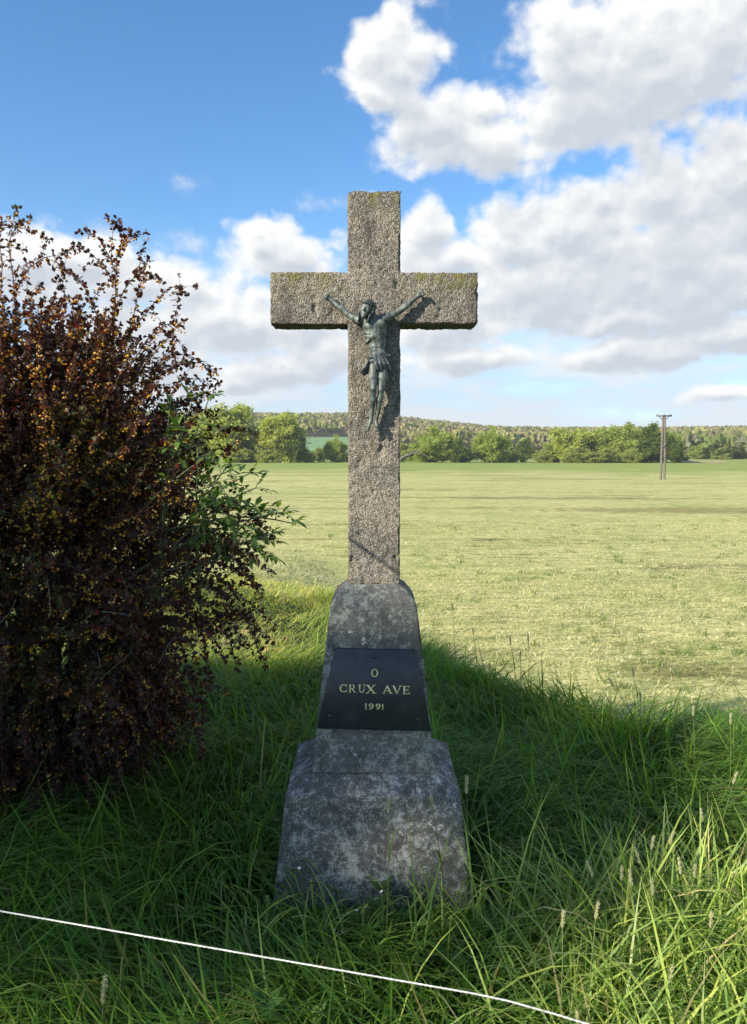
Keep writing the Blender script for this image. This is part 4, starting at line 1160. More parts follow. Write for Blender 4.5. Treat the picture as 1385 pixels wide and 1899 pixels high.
for px, w, top, dist, rot, where in ((452, 60, 828, 226, 1.0, 'under the middle of the left grove'), (500, 56, 832, 222, 2.2, 'under the right half of the left grove'), (566, 40, 836, 232, 0.3, 'at the right foot of the left grove'),
                               (648, 40, 836, 250, 0.9, 'right behind the cross shaft'), (728, 44, 832, 236, 3.0, 'at the left foot of the low bush by the shaft'), (864, 52, 826, 246, 1.7, 'between the wide round willow and the single willow'), (945, 50, 824, 248, 4.0, 'right of the single rounded willow'),
                               (1004, 44, 830, 234, 5.0, 'at the left foot of the right grove'), (1076, 56, 826, 228, 2.7, 'under the left half of the right grove'), (1122, 60, 828, 226, 0.2, 'under the highest willow of the right grove'),
                               (1170, 60, 828, 222, 4.4, 'under the right half of the right grove'), (1262, 34, 840, 236, 3.6, 'at the right foot of the right grove')):
    TREES.append(('bush', px, w, top, dist, 'low undergrowth bush ' + where, 'undergrowth bushes along the meadow edge', rot))
for a in TREES:
    place_tree(*a)

# wooded hills: one mass of small crowns
def build_forest():
    g = np.random.default_rng(77)
    pts = []
    for az0 in np.arange(-31, 31, 0.02):
        pass
    n = 26000
    az = g.uniform(-31, 31, n); r = np.sqrt(g.uniform(300 ** 2, 1120 ** 2, n))
    F0 = np.interp(az, [-31, -2, 2, 10, 20, 23, 31], [590, 590, 470, 450, 400, 345, 345]) + 25 * (vnoise(np.stack([az, az * 0, az * 0], 1), 0.6, 3) - 0.5)
    ok = r > F0
    az, r = az[ok], r[ok]
    x, y = r * np.sin(np.radians(az)), r * np.cos(np.radians(az))
    # thin out to about 8.5 m spacing with a grid
    key = np.floor(x / 7.0).astype(int) * 100000 + np.floor(y / 12).astype(int)
    _, first = np.unique(key, return_index=True)
    x, y, r, az = x[first], y[first], r[first], az[first]
    n = len(x)
    z = ground_z(x, y)
    # crown template: leaf sprays on a dome
    m = 22
    d = rand_dirs(m, g); d[:, 2] = np.abs(d[:, 2]) * 1.1 - 0.25
    d = unit(d); rad_ = g.uniform(0.72, 1.0, m)
    TP = d * rad_[:, None]
    TB = basis(unit(rand_dirs(m, g) * 0.9 + d * 0.5 + np.array([0, 0, 0.3])), rand_dirs(m, g))
    tv, tf = scatter(QUAD_V - np.array([0, 0, 0.45]), [QUAD_F], TP, TB, np.stack([np.full(m, 0.48), np.full(m, 0.48), np.full(m, 0.66)], 1))
    a = g.uniform(0, 2 * math.pi, n); ca, sa = np.cos(a), np.sin(a)
    B = np.zeros((n, 3, 3)); B[:, 0, 0] = ca; B[:, 0, 1] = -sa; B[:, 1, 0] = sa; B[:, 1, 1] = ca; B[:, 2, 2] = 1
    w = g.uniform(3.2, 5.4, n); hgt = g.uniform(4.6, 7.0, n)
    P = np.stack([x, y, z + hgt * 0.75], 1)
    V, F = scatter(tv, tf, P, B, np.stack([w, w, hgt], 1))
    pal = np.array([(0.34, 0.34, 0.11), (0.29, 0.31, 0.095), (0.36, 0.32, 0.15), (0.31, 0.26, 0.15), (0.24, 0.27, 0.085), (0.39, 0.36, 0.14)])
    near = np.array([(0.20, 0.255, 0.08), (0.25, 0.29, 0.09), (0.17, 0.215, 0.08), (0.23, 0.235, 0.14)])
    zone = vnoise(np.stack([x, y, x * 0], 1), 0.012, 9)
    ci = np.clip((zone * 5 + g.normal(size=n) * 1.5), 0, 5).astype(int)
    c = pal[ci]
    tn = sst((470 - r) / 90)[:, None]
    c = c * (1 - tn) + near[g.integers(0, 4, n)] * tn
    con = g.random(n) < 0.03
    c[con] = (0.06, 0.085, 0.05)
    c = c * g.uniform(0.75, 1.15, (n, 1)) * 0.9
    cc = np.repeat(c, len(tv), 0) * np.tile(np.repeat(g.uniform(0.8, 1.2, m), 4), n)[:, None]
    o = obj('forest', mesh_np('forest', V, F, [M['forest']], col=np.clip(cc, 0, 1)))
    tag(o, 'spring green and brown woods covering the hills along the horizon', 'woods', kind='stuff')
    # stems of the trees along the ridge that stand up against the sky
build_forest()

# ------------------------------------------------------------------ tree behind the photographer that shades the monument
def shade_tree():
    uh = np.array([math.sin(SUN_AZ), math.cos(SUN_AZ), 0.0])             # horizontal run of the light
    vh = np.array([-uh[1], uh[0], 0.0])
    se, ce = math.sin(SUN_EL), math.cos(SUN_EL)
    U = -11.0
    def at(v, e, du=0.0):
        u = U + du
        return uh * u + vh * v + np.array([0, 0, (e - u * se) / ce])
    base = uh * (U + 0.2) + vh * 4.0; base[2] = gz(base[0], base[1])
    lob = []
    for v, e, rv, re, du in ((2.32, 1.42, 0.50, 0.46, 0.0), (2.0, 1.62, 0.32, 0.34, 0.1), (1.98, 1.0, 0.36, 0.36, 0.3), (3.2, 1.30, 0.80, 0.55, 0.3), (4.2, 1.10, 1.0, 0.72, 0.4), (5.1, 0.75, 0.85, 0.65, -0.2),
                             (2.75, 0.78, 0.60, 0.38, -0.3), (3.4, 0.45, 0.9, 0.55, -0.5), (4.6, 0.20, 1.3, 0.65, 0.2), (6.1, 0.2, 0.9, 0.65, 0.0), (4.2, -0.3, 1.3, 0.5, 0.0)):
        c = at(v, e, du) - base
        lob.append((c[0], c[1], c[2], rv, rv, re))
    g = np.random.default_rng(31)
    L = np.array(lob); wt = L[:, 3] ** 2 * L[:, 5]; wt = wt / wt.sum()
    fork = np.array([0, 0, 3.2])
    paths = [(bez(np.array([0, 0, -0.3]), np.array([0.15, 0.1, 1.5]), fork, 8), np.linspace(0.24, 0.17, 8))]
    limbs = []
    for l in L:                                                            # one limb into every lobe of the crown
        P = bez(fork, (fork + l[:3]) / 2 + np.array([0, 0, 0.4]) + g.normal(size=3) * 0.15, l[:3], 10)
        paths.append((P, np.linspace(0.11, 0.03, 10))); limbs.append(P)
    cen = []
    for k in range(330):                                                   # leafy sprays on twigs off the limbs
        li = g.choice(len(L), p=wt); l = L[li]
        p = l[:3] + rand_dirs(1, g)[0] * l[3:] * g.random() ** 0.42
        q = limbs[li]; q0 = q[int(g.integers(5, 10))]
        paths.append((bez(q0, (q0 + p) / 2 + g.normal(size=3) * 0.08, p, 5), np.linspace(0.018, 0.005, 5)))
        cen.append(p)
    cen = np.array(cen); per = 110; nl = len(cen) * per
    P = np.repeat(cen, per, 0) + g.normal(size=(nl, 3)) * 0.15
    B = basis(rand_dirs(nl, g), rand_dirs(nl, g)); sz = g.uniform(0.06, 0.13, nl)
    V, F = scatter(QUAD_V, [QUAD_F], P, B, np.stack([sz * 0.7, sz, sz], 1))
    pal = np.array(DG); c = np.repeat(pal[g.integers(0, 3, nl)] * g.uniform(0.7, 1.3, (nl, 1)), 4, 0)
    root = thing('shade_tree', 'leafy tree standing behind the viewer on the left, shading the plinth', 'tree', tuple(base))
    tv, tf = tubes(paths, 6)
    obj('trunk', mesh_np('trunk', tv, tf, [M['bark']], smooth=True), root)
    obj('crown', mesh_np('crown', V, F, [M['tree_leaf']], col=c), root)
shade_tree()
def join(parts):
    Vs, Fs, Cs, base = [], {}, [], 0
    for V, F, c in parts:
        for f in F:
            Fs.setdefault(f.shape[1], []).append(f + base)
        Vs.append(V); Cs.append(c); base += len(V)
    return np.concatenate(Vs), [np.concatenate(v) for v in Fs.values()], np.concatenate(Cs)


# ------------------------------------------------------------------ purple barberry shrub
BC = np.array([-1.86, 3.98])                                            # middle of the shrub
HZ = np.array([0.0, 0.25, 0.45, 0.8, 1.05, 1.5, 1.9, 2.2, 2.42, 2.58])
HR = np.array([0.68, 0.82, 0.94, 1.16, 1.25, 1.22, 1.10, 0.95, 0.74, 0.30])
def pix_at(px, py, y):
    a = (px - 692.5) / 1430; b_ = -(py - 949.5) / 1430; p = math.radians(4)
    r = np.array([a, math.cos(p) + b_ * math.sin(p), -math.sin(p) + b_ * math.cos(p)])
    return np.array([0, 0, CAM_Z]) + r * (y / r[1])

def build_barberry():
    g = np.random.default_rng(5)
    shoots = []                                                            # (points, r0, leafy fraction start, flower probability)
    for k in range(870):
        z = 0.12 + 2.42 * g.random() ** 0.75
        a = g.uniform(0, 2 * math.pi)
        if math.sin(a) > 0.35 and g.random() < 0.5: a = -a                 # fuller towards the light and the path
        r = np.interp(z, HZ, HR) * g.uniform(0.55, 1.08)
        tip = np.array([BC[0] + r * math.cos(a), BC[1] + r * math.sin(a), z])
        z0 = max(0.05, z * g.uniform(0.45, 0.75)); r0 = r * g.uniform(0.1, 0.35)
        st = np.array([BC[0] + r0 * math.cos(a), BC[1] + r0 * math.sin(a), z0])
        lift = g.uniform(0.15, 0.45) * (1.0 if z < 1.6 else 0.5)
        mid = st * 0.42 + tip * 0.58 + np.array([0, 0, lift]) + g.normal(size=3) * 0.08
        shoots.append((bez(st, mid, tip, 9), 0.0030, 0.30, 0.30 + 0.30 * float(z > 1.5)))
    for k in range(130):                                                   # crowded shoots filling the crown
        a = g.uniform(-math.pi - 0.4, 0.4); z = g.uniform(1.75, 2.5); r = np.interp(z, HZ, HR) * g.uniform(0.35, 1.0)
        tip = np.array([BC[0] + r * math.cos(a), BC[1] + r * math.sin(a), z])
        st = np.array([BC[0] + r * 0.6 * math.cos(a), BC[1] + r * 0.6 * math.sin(a), z - g.uniform(0.4, 0.7)])
        shoots.append((bez(st, (st + tip) / 2 + np.array([0, 0, 0.1]), tip, 7), 0.0026, 0.05, 0.6))
    for k in range(150):                                                   # skirts hanging down to the grass
        a = g.uniform(-math.pi, 0.3); z = g.uniform(0.02, 0.4); r = np.interp(z, HZ, HR) * g.uniform(0.8, 1.12)
        tip = np.array([BC[0] + r * math.cos(a), BC[1] + r * math.sin(a), z])
        r0 = r * g.uniform(0.6, 0.85); st = np.array([BC[0] + r0 * math.cos(a), BC[1] + r0 * math.sin(a), z + g.uniform(0.35, 0.7)])
        shoots.append((bez(st, (st + tip) / 2 + np.array([0.12 * math.cos(a), 0.12 * math.sin(a), 0.05]), tip, 7), 0.0026, 0.1, 0.30))
    # long arching shoots that break the outline (pixel rows are only where they were read off; depths differ)
    def shoot(pts, y, r=0.004, fl=0.5, start=0.0):
        P = np.array([pix_at(px, py, yy) for (px, py), yy in zip(pts, y)])
        t = np.linspace(0, 1, len(P)); tt = np.linspace(0, 1, 18)
        Q = np.stack([np.interp(tt, t, P[:, q]) for q in range(3)], 1)
        Q[1:-1] = (Q[:-2] + 2 * Q[1:-1] + Q[2:]) / 4
        shoots.append((Q, r, start, fl))
    shoot([(205, 700), (212, 600), (215, 520), (216, 470), (240, 436), (268, 434)], [4.0, 3.9, 3.85, 3.8, 3.8, 3.8], fl=0.9)
    shoot([(212, 500), (205, 480), (185, 445), (163, 430)], [3.86] * 4, fl=0.4)
    shoot([(208, 520), (190, 490), (165, 468), (138, 456)], [3.84] * 4, fl=0.4)
    shoot([(210, 590), (228, 540), (255, 505), (276, 484)], [3.9] * 4, fl=0.6)
    shoot([(225, 640), (262, 590), (300, 545), (322, 530), (346, 545)], [3.9] * 5, fl=0.7)
    shoot([(230, 640), (250, 580), (258, 530), (270, 512)], [3.8] * 4, fl=0.7)
    shoot([(200, 640), (170, 560), (150, 520), (112, 498)], [3.9, 3.9, 3.9, 4.0], fl=0.4)
    shoot([(180, 640), (150, 590), (120, 545), (104, 524)], [4.0] * 4, fl=0.4)
    shoot([(240, 680), (280, 620), (310, 600), (334, 605)], [3.85] * 4, fl=0.8)
    shoot([(250, 700), (290, 650), (318, 618), (322, 650), (326, 678)], [3.85] * 5, fl=0.7)
    shoot([(230, 760), (290, 700), (340, 672), (372, 672), (400, 688)], [3.9] * 5, fl=0.7)
    shoot([(240, 780), (300, 730), (345, 700), (352, 715)], [3.9] * 4, fl=0.6)
    shoot([(270, 800), (310, 760), (338, 744), (360, 742)], [3.9] * 4, fl=0.4)
    shoot([(30, 620), (25, 520), (15, 450), (30, 420), (58, 406)], [3.9] * 5, fl=0.5)
    shoot([(20, 560), (50, 500), (80, 478), (110, 472)], [3.9] * 4, fl=0.5)
    shoot([(0, 560), (5, 480), (-10, 430), (14, 405)], [3.9] * 4, fl=0.8)
    shoot([(30, 600), (62, 545), (76, 530)], [3.85] * 3, fl=0.4)
    shoot([(60, 620), (100, 570), (118, 556)], [3.85] * 3, fl=0.4)
    shoot([(330, 880), (380, 850), (410, 828), (432, 835)], [3.75] * 4, fl=0.3)
    shoot([(300, 1000), (380, 990), (440, 1005), (482, 1018)], [3.8] * 4, fl=0.2)
    shoot([(320, 1060), (400, 1040), (455, 1065), (486, 1095)], [3.7] * 4, fl=0.15)
    shoot([(340, 1060), (400, 1060), (445, 1110), (470, 1180), (494, 1236)], [3.75] * 5, fl=0.15)
    shoot([(350, 1080), (410, 1090), (455, 1140), (500, 1190)], [3.7] * 4, fl=0.15)
    shoot([(330, 1100), (390, 1120), (425, 1180), (440, 1240)], [3.7] * 4, fl=0.15)
    shoot([(320, 1120), (370, 1150), (385, 1230), (378, 1335)], [3.6] * 4, fl=0.2)
    shoot([(300, 1180), (345, 1230), (365, 1310), (352, 1370)], [3.6] * 4, fl=0.2)
    shoot([(280, 1040), (370, 1010), (440, 1040), (468, 1080)], [3.6] * 4, fl=0.2)
    shoot([(320, 960), (390, 930), (450, 940), (478, 965)], [3.7] * 4, fl=0.2)
    # a shoot that leans out towards the path, its shadow falls across the foot of the cross shaft
    sv = np.array(S); A0 = pix_at(640, 992, 3.1) + sv * 1.75; B0 = pix_at(742, 1066, 3.1) + sv * 1.75
    lean_shoot = (bez(np.array([-2.0, 3.35, 1.5]), A0 + (A0 - B0) * 3.0 + np.array([0, 0, 0.1]), A0, 9), A0, B0)
    # side shoots
    main = list(shoots)
    for P, r, st, fl in main:
        ln = np.linalg.norm(np.diff(P, axis=0), axis=1).sum()
        for q in range(int(2 + ln * 2.4)):
            i0 = int(g.uniform(0.30, 0.92) * (len(P) - 1))
            d = unit((rand_dirs(1, g)[0] * 0.9 + unit((P[min(i0 + 1, len(P) - 1)] - P[i0 - 1])[None])[0] * 0.7 + np.array([0, 0, 0.1]))[None])[0]
            l2 = g.uniform(0.06, 0.24)
            e = P[i0] + d * l2 + np.array([0, 0, -0.25 * l2])
            shoots.append((bez(P[i0], P[i0] + d * l2 * 0.6 + np.array([0, 0, 0.1 * l2]), e, 4), r * 0.5, 0.05, fl))
    root = thing('barberry_shrub', 'big purple leaved barberry shrub with hanging yellow flower clusters, left of the cross', 'shrub', (BC[0], BC[1], gz(*BC)))
    off = np.array([BC[0], BC[1], gz(*BC)])
    stems = [(np.concatenate([lean_shoot[0], np.linspace(lean_shoot[1], lean_shoot[2], 5)[1:]]), np.linspace(0.012, 0.007, 13))]
    for k in range(16):
        a = g.uniform(0, 2 * math.pi); rr = g.uniform(0.1, 0.4)
        b0 = np.array([BC[0] + 0.2 * math.cos(a), BC[1] + 0.2 * math.sin(a), off[2] - 0.05]); e = np.array([BC[0] + rr * 1.6 * math.cos(a), BC[1] + rr * 1.6 * math.sin(a), g.uniform(1.0, 2.0)])
        stems.append((bez(b0, (b0 + e) / 2 + g.normal(size=3) * 0.06, e, 8), np.linspace(0.016, 0.006, 8)))
    bare = []
    for k in range(16):                                                    # pale dead twigs showing in front
        a = g.uniform(-2.6, -0.35); z = g.uniform(0.35, 1.35); r = np.interp(z, HZ, HR) * g.uniform(0.92, 1.03)
        p = np.array([BC[0] + r * math.cos(a), BC[1] + r * math.sin(a), z]); d = rand_dirs(1, g)[0] * np.array([1, 0.35, 0.8]) + np.array([math.cos(a), math.sin(a), 0]) * 0.3
        e = p + d * g.uniform(0.08, 0.24)
        bare.append((bez(p, (p + e) / 2 + g.normal(size=3) * 0.03, e, 5), np.linspace(0.0022, 0.0009, 5)))
    tv, tf = tubes([(P - off, np.linspace(r, r * 0.35, len(P))) for P, r, st, fl in shoots] + [(P - off, r) for P, r in stems], 3)
    obj('branches', mesh_np('branches', tv, tf, [M['barb_stem']], smooth=True), root)
    tv, tf = tubes([(P - off, r) for P, r in bare], 4)
    o = obj('dead_twigs', mesh_np('dead_twigs', tv, tf, [simple('dead_twig', (0.17, 0.14, 0.11), 0.8, nscale=50)], smooth=True), root); o['kind'] = 'stuff'
    # nodes along the shoots
    NP, ND, NF, NZ = [], [], [], []
    for P, r, st, fl in shoots:
        seg = np.linalg.norm(np.diff(P, axis=0), axis=1); s_ = np.concatenate([[0], np.cumsum(seg)])
        n = max(2, int(s_[-1] * (1 - st) / 0.030))
        t = np.linspace(s_[-1] * st, s_[-1], n)
        Q = np.stack([np.interp(t, s_, P[:, q]) for q in range(3)], 1)
        d = unit(np.gradient(Q, axis=0))
        NP.append(Q); ND.append(d); NF.append(np.full(n, fl)); NZ.append(np.linspace(0, 1, n))
    NP, ND, NF = np.concatenate(NP), np.concatenate(ND), np.concatenate(NF)
    n = len(NP)
    back = (NP[:, 1] > BC[1] + 0.45) & (g.random(n) < 0.5)                    # thinner on the far side
    NP, ND, NF = NP[~back], ND[~back], NF[~back]; n = len(NP)
    per = 6
    P = np.repeat(NP, per, 0) + g.normal(size=(n * per, 3)) * 0.004
    d = unit(np.repeat(ND, per, 0) * 0.45 + rand_dirs(n * per, g) + np.array([0, 0, 0.15]))
    B = basis(d, rand_dirs(n * per, g) + np.array([0, 0, 1.0]))
    sz = g.uniform(0.016, 0.033, n * per)
    KITE_V = np.array([[0, 0, 0], [-0.5, 0.14, 0.58], [0, -0.04, 1.0], [0.5, 0.14, 0.58]]); KITE_T = np.array([[0, 2, 1], [0, 3, 2]])
    V, F = scatter(KITE_V, [KITE_T], P - off, B, np.stack([sz * 0.7, sz * 0.6, sz], 1))
    pal = np.array([(0.058, 0.028, 0.022), (0.085, 0.036, 0.024), (0.048, 0.034, 0.026), (0.11, 0.045, 0.026), (0.075, 0.062, 0.028)])
    tone = fbm(NP, 3.0, 2, 4)
    ci = np.clip((np.repeat(tone, per) * 5 + g.normal(size=n * per)), 0, 4).astype(int)
    c = pal[ci] * g.uniform(0.7, 1.3, (n * per, 1))
    red = g.random(n * per) < 0.012
    c[red] = np.array((0.26, 0.03, 0.035)) * g.uniform(0.6, 1.2, (red.sum(), 1))
    grn = np.repeat((vnoise(NP, 2.3, 8) > 0.66), per) & (g.random(n * per) < 0.45)
    c[grn] = np.array((0.07, 0.09, 0.022)) * g.uniform(0.7, 1.3, (grn.sum(), 1))
    o = obj('foliage', mesh_np('foliage', V, F, [M['barb_leaf']], col=np.repeat(c, 4, 0)), root); o['kind'] = 'stuff'
    # flower clusters hang below the nodes
    has = (g.random(n) < NF * 0.75) & (NP[:, 1] < BC[1] + 0.25)
    Q = NP[has]; m = len(Q)
    cl = 4
    cen = np.repeat(Q, cl, 0) + g.normal(size=(m * cl, 3)) * 0.0085 + np.array([0, 0, -0.016])
    octv = np.array([[1, 0, 0.1], [0, 1, 0.1], [-1, 0, 0.1], [0, -1, 0.1], [0, 0, -0.8], [0, 0, 0.75]], float)
    octf = np.array([[q, (q + 1) % 4, 5] for q in range(4)] + [[(q + 1) % 4, q, 4] for q in range(4)])
    B = basis(rand_dirs(m * cl, g), rand_dirs(m * cl, g))
    s_ = g.uniform(0.005, 0.008, m * cl)
    V, F = scatter(octv, [octf], cen - off, B, np.stack([s_, s_, s_], 1))
    pal = np.array([(0.72, 0.40, 0.04), (0.80, 0.52, 0.06), (0.66, 0.30, 0.05), (0.76, 0.48, 0.14)])
    cc = pal[np.repeat(g.integers(0, 4, m), cl)] * g.uniform(0.7, 1.2, (m * cl, 1))
    o = obj('flowers', mesh_np('flowers', V, F, [M['barb_flower']], col=np.repeat(np.clip(cc, 0, 1), 6, 0)), root); o['kind'] = 'stuff'
    o['label'] = 'small yellow orange flower clusters'
    return n, m
print('barberry', build_barberry())

# ------------------------------------------------------------------ elder shrub growing through the barberry
def build_elder():
    g = np.random.default_rng(9)
    b0 = np.array([-1.5, 4.0, gz(-1.5, 4.0)])
    root = thing('elder_shrub', 'green leafy elder shrub growing out between the barberry and the cross', 'shrub', tuple(b0))
    tipdef = [((404, 738), 4.1, 0.06), ((372, 745), 4.15, 0.05), ((330, 768), 4.1, 0.05), ((352, 800), 4.0, 0.05),
              ((440, 862), 4.1, 0.05), ((475, 880), 4.2, 0.05), ((490, 905), 4.25, 0.05), ((462, 930), 4.1, 0.05), ((505, 945), 4.3, 0.05), ((556, 970), 4.15, 0.05), ((540, 950), 4.2, 0.05),
              ((520, 990), 4.1, 0.05), ((495, 1000), 4.05, 0.05), ((470, 975), 4.0, 0.05), ((420, 900), 3.95, 0.05), ((440, 955), 4.0, 0.05), ((395, 850), 4.0, 0.05), ((505, 1022), 4.1, 0.05), ((385, 815), 4.05, 0.05), ((410, 930), 3.95, 0.05)]
    variants = []
    for q in range(3):                                                     # leaflet: pointed oval, folded and arched
        rows = [(0.0, 0.03), (0.18, 0.30), (0.40, 0.47), (0.65, 0.38), (0.85, 0.17), (1.0, 0.0)]
        V, F = [], []
        for t, w in rows:
            bend = -0.18 * t * t * (1 + 0.5 * q)
            V += [(-w * 0.5, 0.10 * w + bend, t), (0, bend, t), (w * 0.5, 0.10 * w + bend, t)]
        for k in range(len(rows) - 1):
            a = k * 3
            F += [(a, a + 1, a + 4, a + 3), (a + 1, a + 2, a + 5, a + 4)]
        col = np.array([(0.13, 0.22, 0.04), (0.165, 0.26, 0.05), (0.10, 0.18, 0.04)][q])
        variants.append(mesh_np('leaflet', np.array(V), [np.array(F)], [M['elder_leaf']], smooth=True, col=np.repeat(col[None], len(V), 0)))
    paths = []; n_leaf = 0; todo = []
    from mathutils import Matrix
    hub = np.array([-1.02, 3.75, 1.2])
    for (px, py), yy, _ in tipdef:
        yy = yy - 0.55
        tip = pix_at(px - 16, py, yy)
        st = hub + g.normal(size=3) * np.array([0.12, 0.06, 0.15])
        mid = (st + tip) / 2 + np.array([-0.03, 0, 0.10])
        P = bez(st, mid, tip, 9)
        paths.append((P - b0, np.linspace(0.008, 0.0028, 9)))
        for node in (8, 7, 6, 5) if py < 1015 else (8, 7):
            base = P[node]; ax = unit((P[node] - P[node - 1])[None])[0]
            for sgn in (-1, 1):
                s1 = unit(np.cross(ax, rand_dirs(1, g)[0])[None])[0]
                rd = unit((ax * (1.0 if node == 8 else 0.35) + s1 * 0.9 * sgn + np.array([0, -0.15, 0.15]))[None])[0]
                L = g.uniform(0.055, 0.10) * (0.75 if node == 8 else 1.0)
                end = base + rd * L + np.array([0, 0, -0.012])
                paths.append((np.array([base, (base + end) / 2 + np.array([0, 0, 0.006]), end]) - b0, np.array([0.0018, 0.0014, 0.0010])))
                sidev = unit(np.cross(rd, np.array([0, 0, 1.0]) + rand_dirs(1, g)[0] * 0.4)[None])[0]
                for t, sd_, k in ((1.0, 0, 1.1), (0.78, 1, 0.9), (0.78, -1, 0.9), (0.45, 1, 0.75), (0.45, -1, 0.75)):
                    if node < 7 and t < 0.5 and g.random() < 0.5: continue
                    p = base + (end - base) * t
                    d = unit((rd * (1.0 if sd_ == 0 else 0.45) + sidev * sd_ * 0.9 + np.array([0, 0, -0.12]) + rand_dirs(1, g)[0] * 0.15)[None])[0]
                    s_ = unit(np.cross(d, np.array([0, 0, 1.0]) + rand_dirs(1, g)[0] * 0.3)[None])[0]; nn = np.cross(s_, d)
                    sz = g.uniform(0.044, 0.068) * k
                    mt = Matrix(((s_[0], nn[0], d[0], p[0] - b0[0]), (s_[1], nn[1], d[1], p[1] - b0[1]), (s_[2], nn[2], d[2], p[2] - b0[2]), (0, 0, 0, 1))) @ Matrix.Diagonal((sz * 0.85, sz, sz, 1))
                    n_leaf += 1
                    todo.append((node, mt, int(g.integers(0, 3))))
    for k in range(4):
        a = g.normal(size=3) * 0.05
        paths.append((bez(np.array([0, 0, -0.05]) + a * [1, 1, 0], (hub - b0) * 0.5 + a, hub - b0 + a, 7), np.linspace(0.014, 0.008, 7)))
    todo.sort(key=lambda e_: -e_[0])
    for nd_, mt, q in todo[:300]:
        o = obj('leaflet', variants[q], root); o.matrix_local = mt
    rest = []
    for nd_, mt, q in todo[300:]:
        me = variants[q]; A_ = np.array(mt)
        V = np.array([v.co[:] for v in me.vertices]) @ A_[:3, :3].T + A_[:3, 3]
        rest.append((V, [np.array([p.vertices[:] for p in me.polygons])], np.repeat(np.array([[0.10, 0.18, 0.035]]) * g.uniform(0.7, 1.3), len(V), 0)))
    if rest:
        V, F, c = join(rest)
        o = obj('inner_foliage', mesh_np('inner_foliage', V, F, [M['elder_leaf']], smooth=True, col=c), root); o['kind'] = 'stuff'
    tv, tf = tubes(paths, 5)
    obj('stems', mesh_np('stems', tv, tf, [M['elder_stem']], smooth=True), root)
    return n_leaf
print('elder', build_elder())

# ------------------------------------------------------------------ grass
def blades(P, L, w, phi, th0, th1, segs, col, tipcol=None, twist=None):
    """curved tapering blades; th = angle from upright at root and tip"""
    n = len(P)
    t = np.linspace(0, 1, segs + 1)
    tm = (t[:-1] + t[1:]) / 2
    th = th0[:, None] + (th1 - th0)[:, None] * tm[None] ** 1.3
    dh = np.sin(th) * (L / segs)[:, None]; dz = np.cos(th) * (L / segs)[:, None]
    h = np.concatenate([np.zeros((n, 1)), np.cumsum(dh, 1)], 1); z = np.concatenate([np.zeros((n, 1)), np.cumsum(dz, 1)], 1)
    dirx, diry = np.cos(phi), np.sin(phi)
    C = np.stack([P[:, 0:1] + dirx[:, None] * h, P[:, 1:2] + diry[:, None] * h, P[:, 2:3] + z], -1)
    tw = rng.uniform(-1.0, 1.0, n) if twist is None else twist
    sx, sy = -np.sin(phi + tw), np.cos(phi + tw)
    prof = np.interp(t, [0, 0.25, 0.7, 1.0], [0.6, 1.0, 0.75, 0.0])
    hw = (w[:, None] * prof[None]) * 0.5
    A = C[:, :-1] - np.stack([sx[:, None] * hw[:, :-1], sy[:, None] * hw[:, :-1], np.zeros((n, segs))], -1)
    Bv = C[:, :-1] + np.stack([sx[:, None] * hw[:, :-1], sy[:, None] * hw[:, :-1], 0.25 * hw[:, :-1]], -1)
    V = np.concatenate([np.stack([A, Bv], 2).reshape(n, 2 * segs, 3), C[:, -1:]], 1)
    k = 2 * segs + 1
    off = (np.arange(n) * k)[:, None, None]
    q = np.array([[2 * a, 2 * a + 1, 2 * a + 3, 2 * a + 2] for a in range(segs - 1)]).reshape(-1, 4)
    tri = np.array([[2 * segs - 2, 2 * segs - 1, 2 * segs]])
    F = [(q[None] + off).reshape(-1, 4), (tri[None] + off).reshape(-1, 3)]
    tipcol = col if tipcol is None else tipcol
    g_ = np.concatenate([np.repeat(t[:-1], 2), [1.0]])
    c = col[:, None] * (1 - g_[None, :, None]) + tipcol[:, None] * g_[None, :, None]
    return V.reshape(-1, 3), F, c.reshape(-1, 3)

def inside_plinth(x, y):
    return (np.abs(x) < 0.385) & (y > 2.86) & (y < 3.49)

GPAL = np.array([(0.105, 0.215, 0.034), (0.14, 0.25, 0.04), (0.088, 0.185, 0.036), (0.175, 0.28, 0.048), (0.135, 0.23, 0.07)])
def grass_cols(n, P, dry=0.04):
    tone = fbm(P, 1.3, 2, 21)
    ci = np.clip(tone * 6.5 - 1 + rng.normal(size=n) * 1.1, 0, 4).astype(int)
    c = GPAL[ci] * rng.uniform(0.75, 1.25, (n, 1))
    d = rng.random(n) < dry
    c[d] = np.array((0.30, 0.26, 0.12)) * rng.uniform(0.7, 1.2, (d.sum(), 1))
    return c

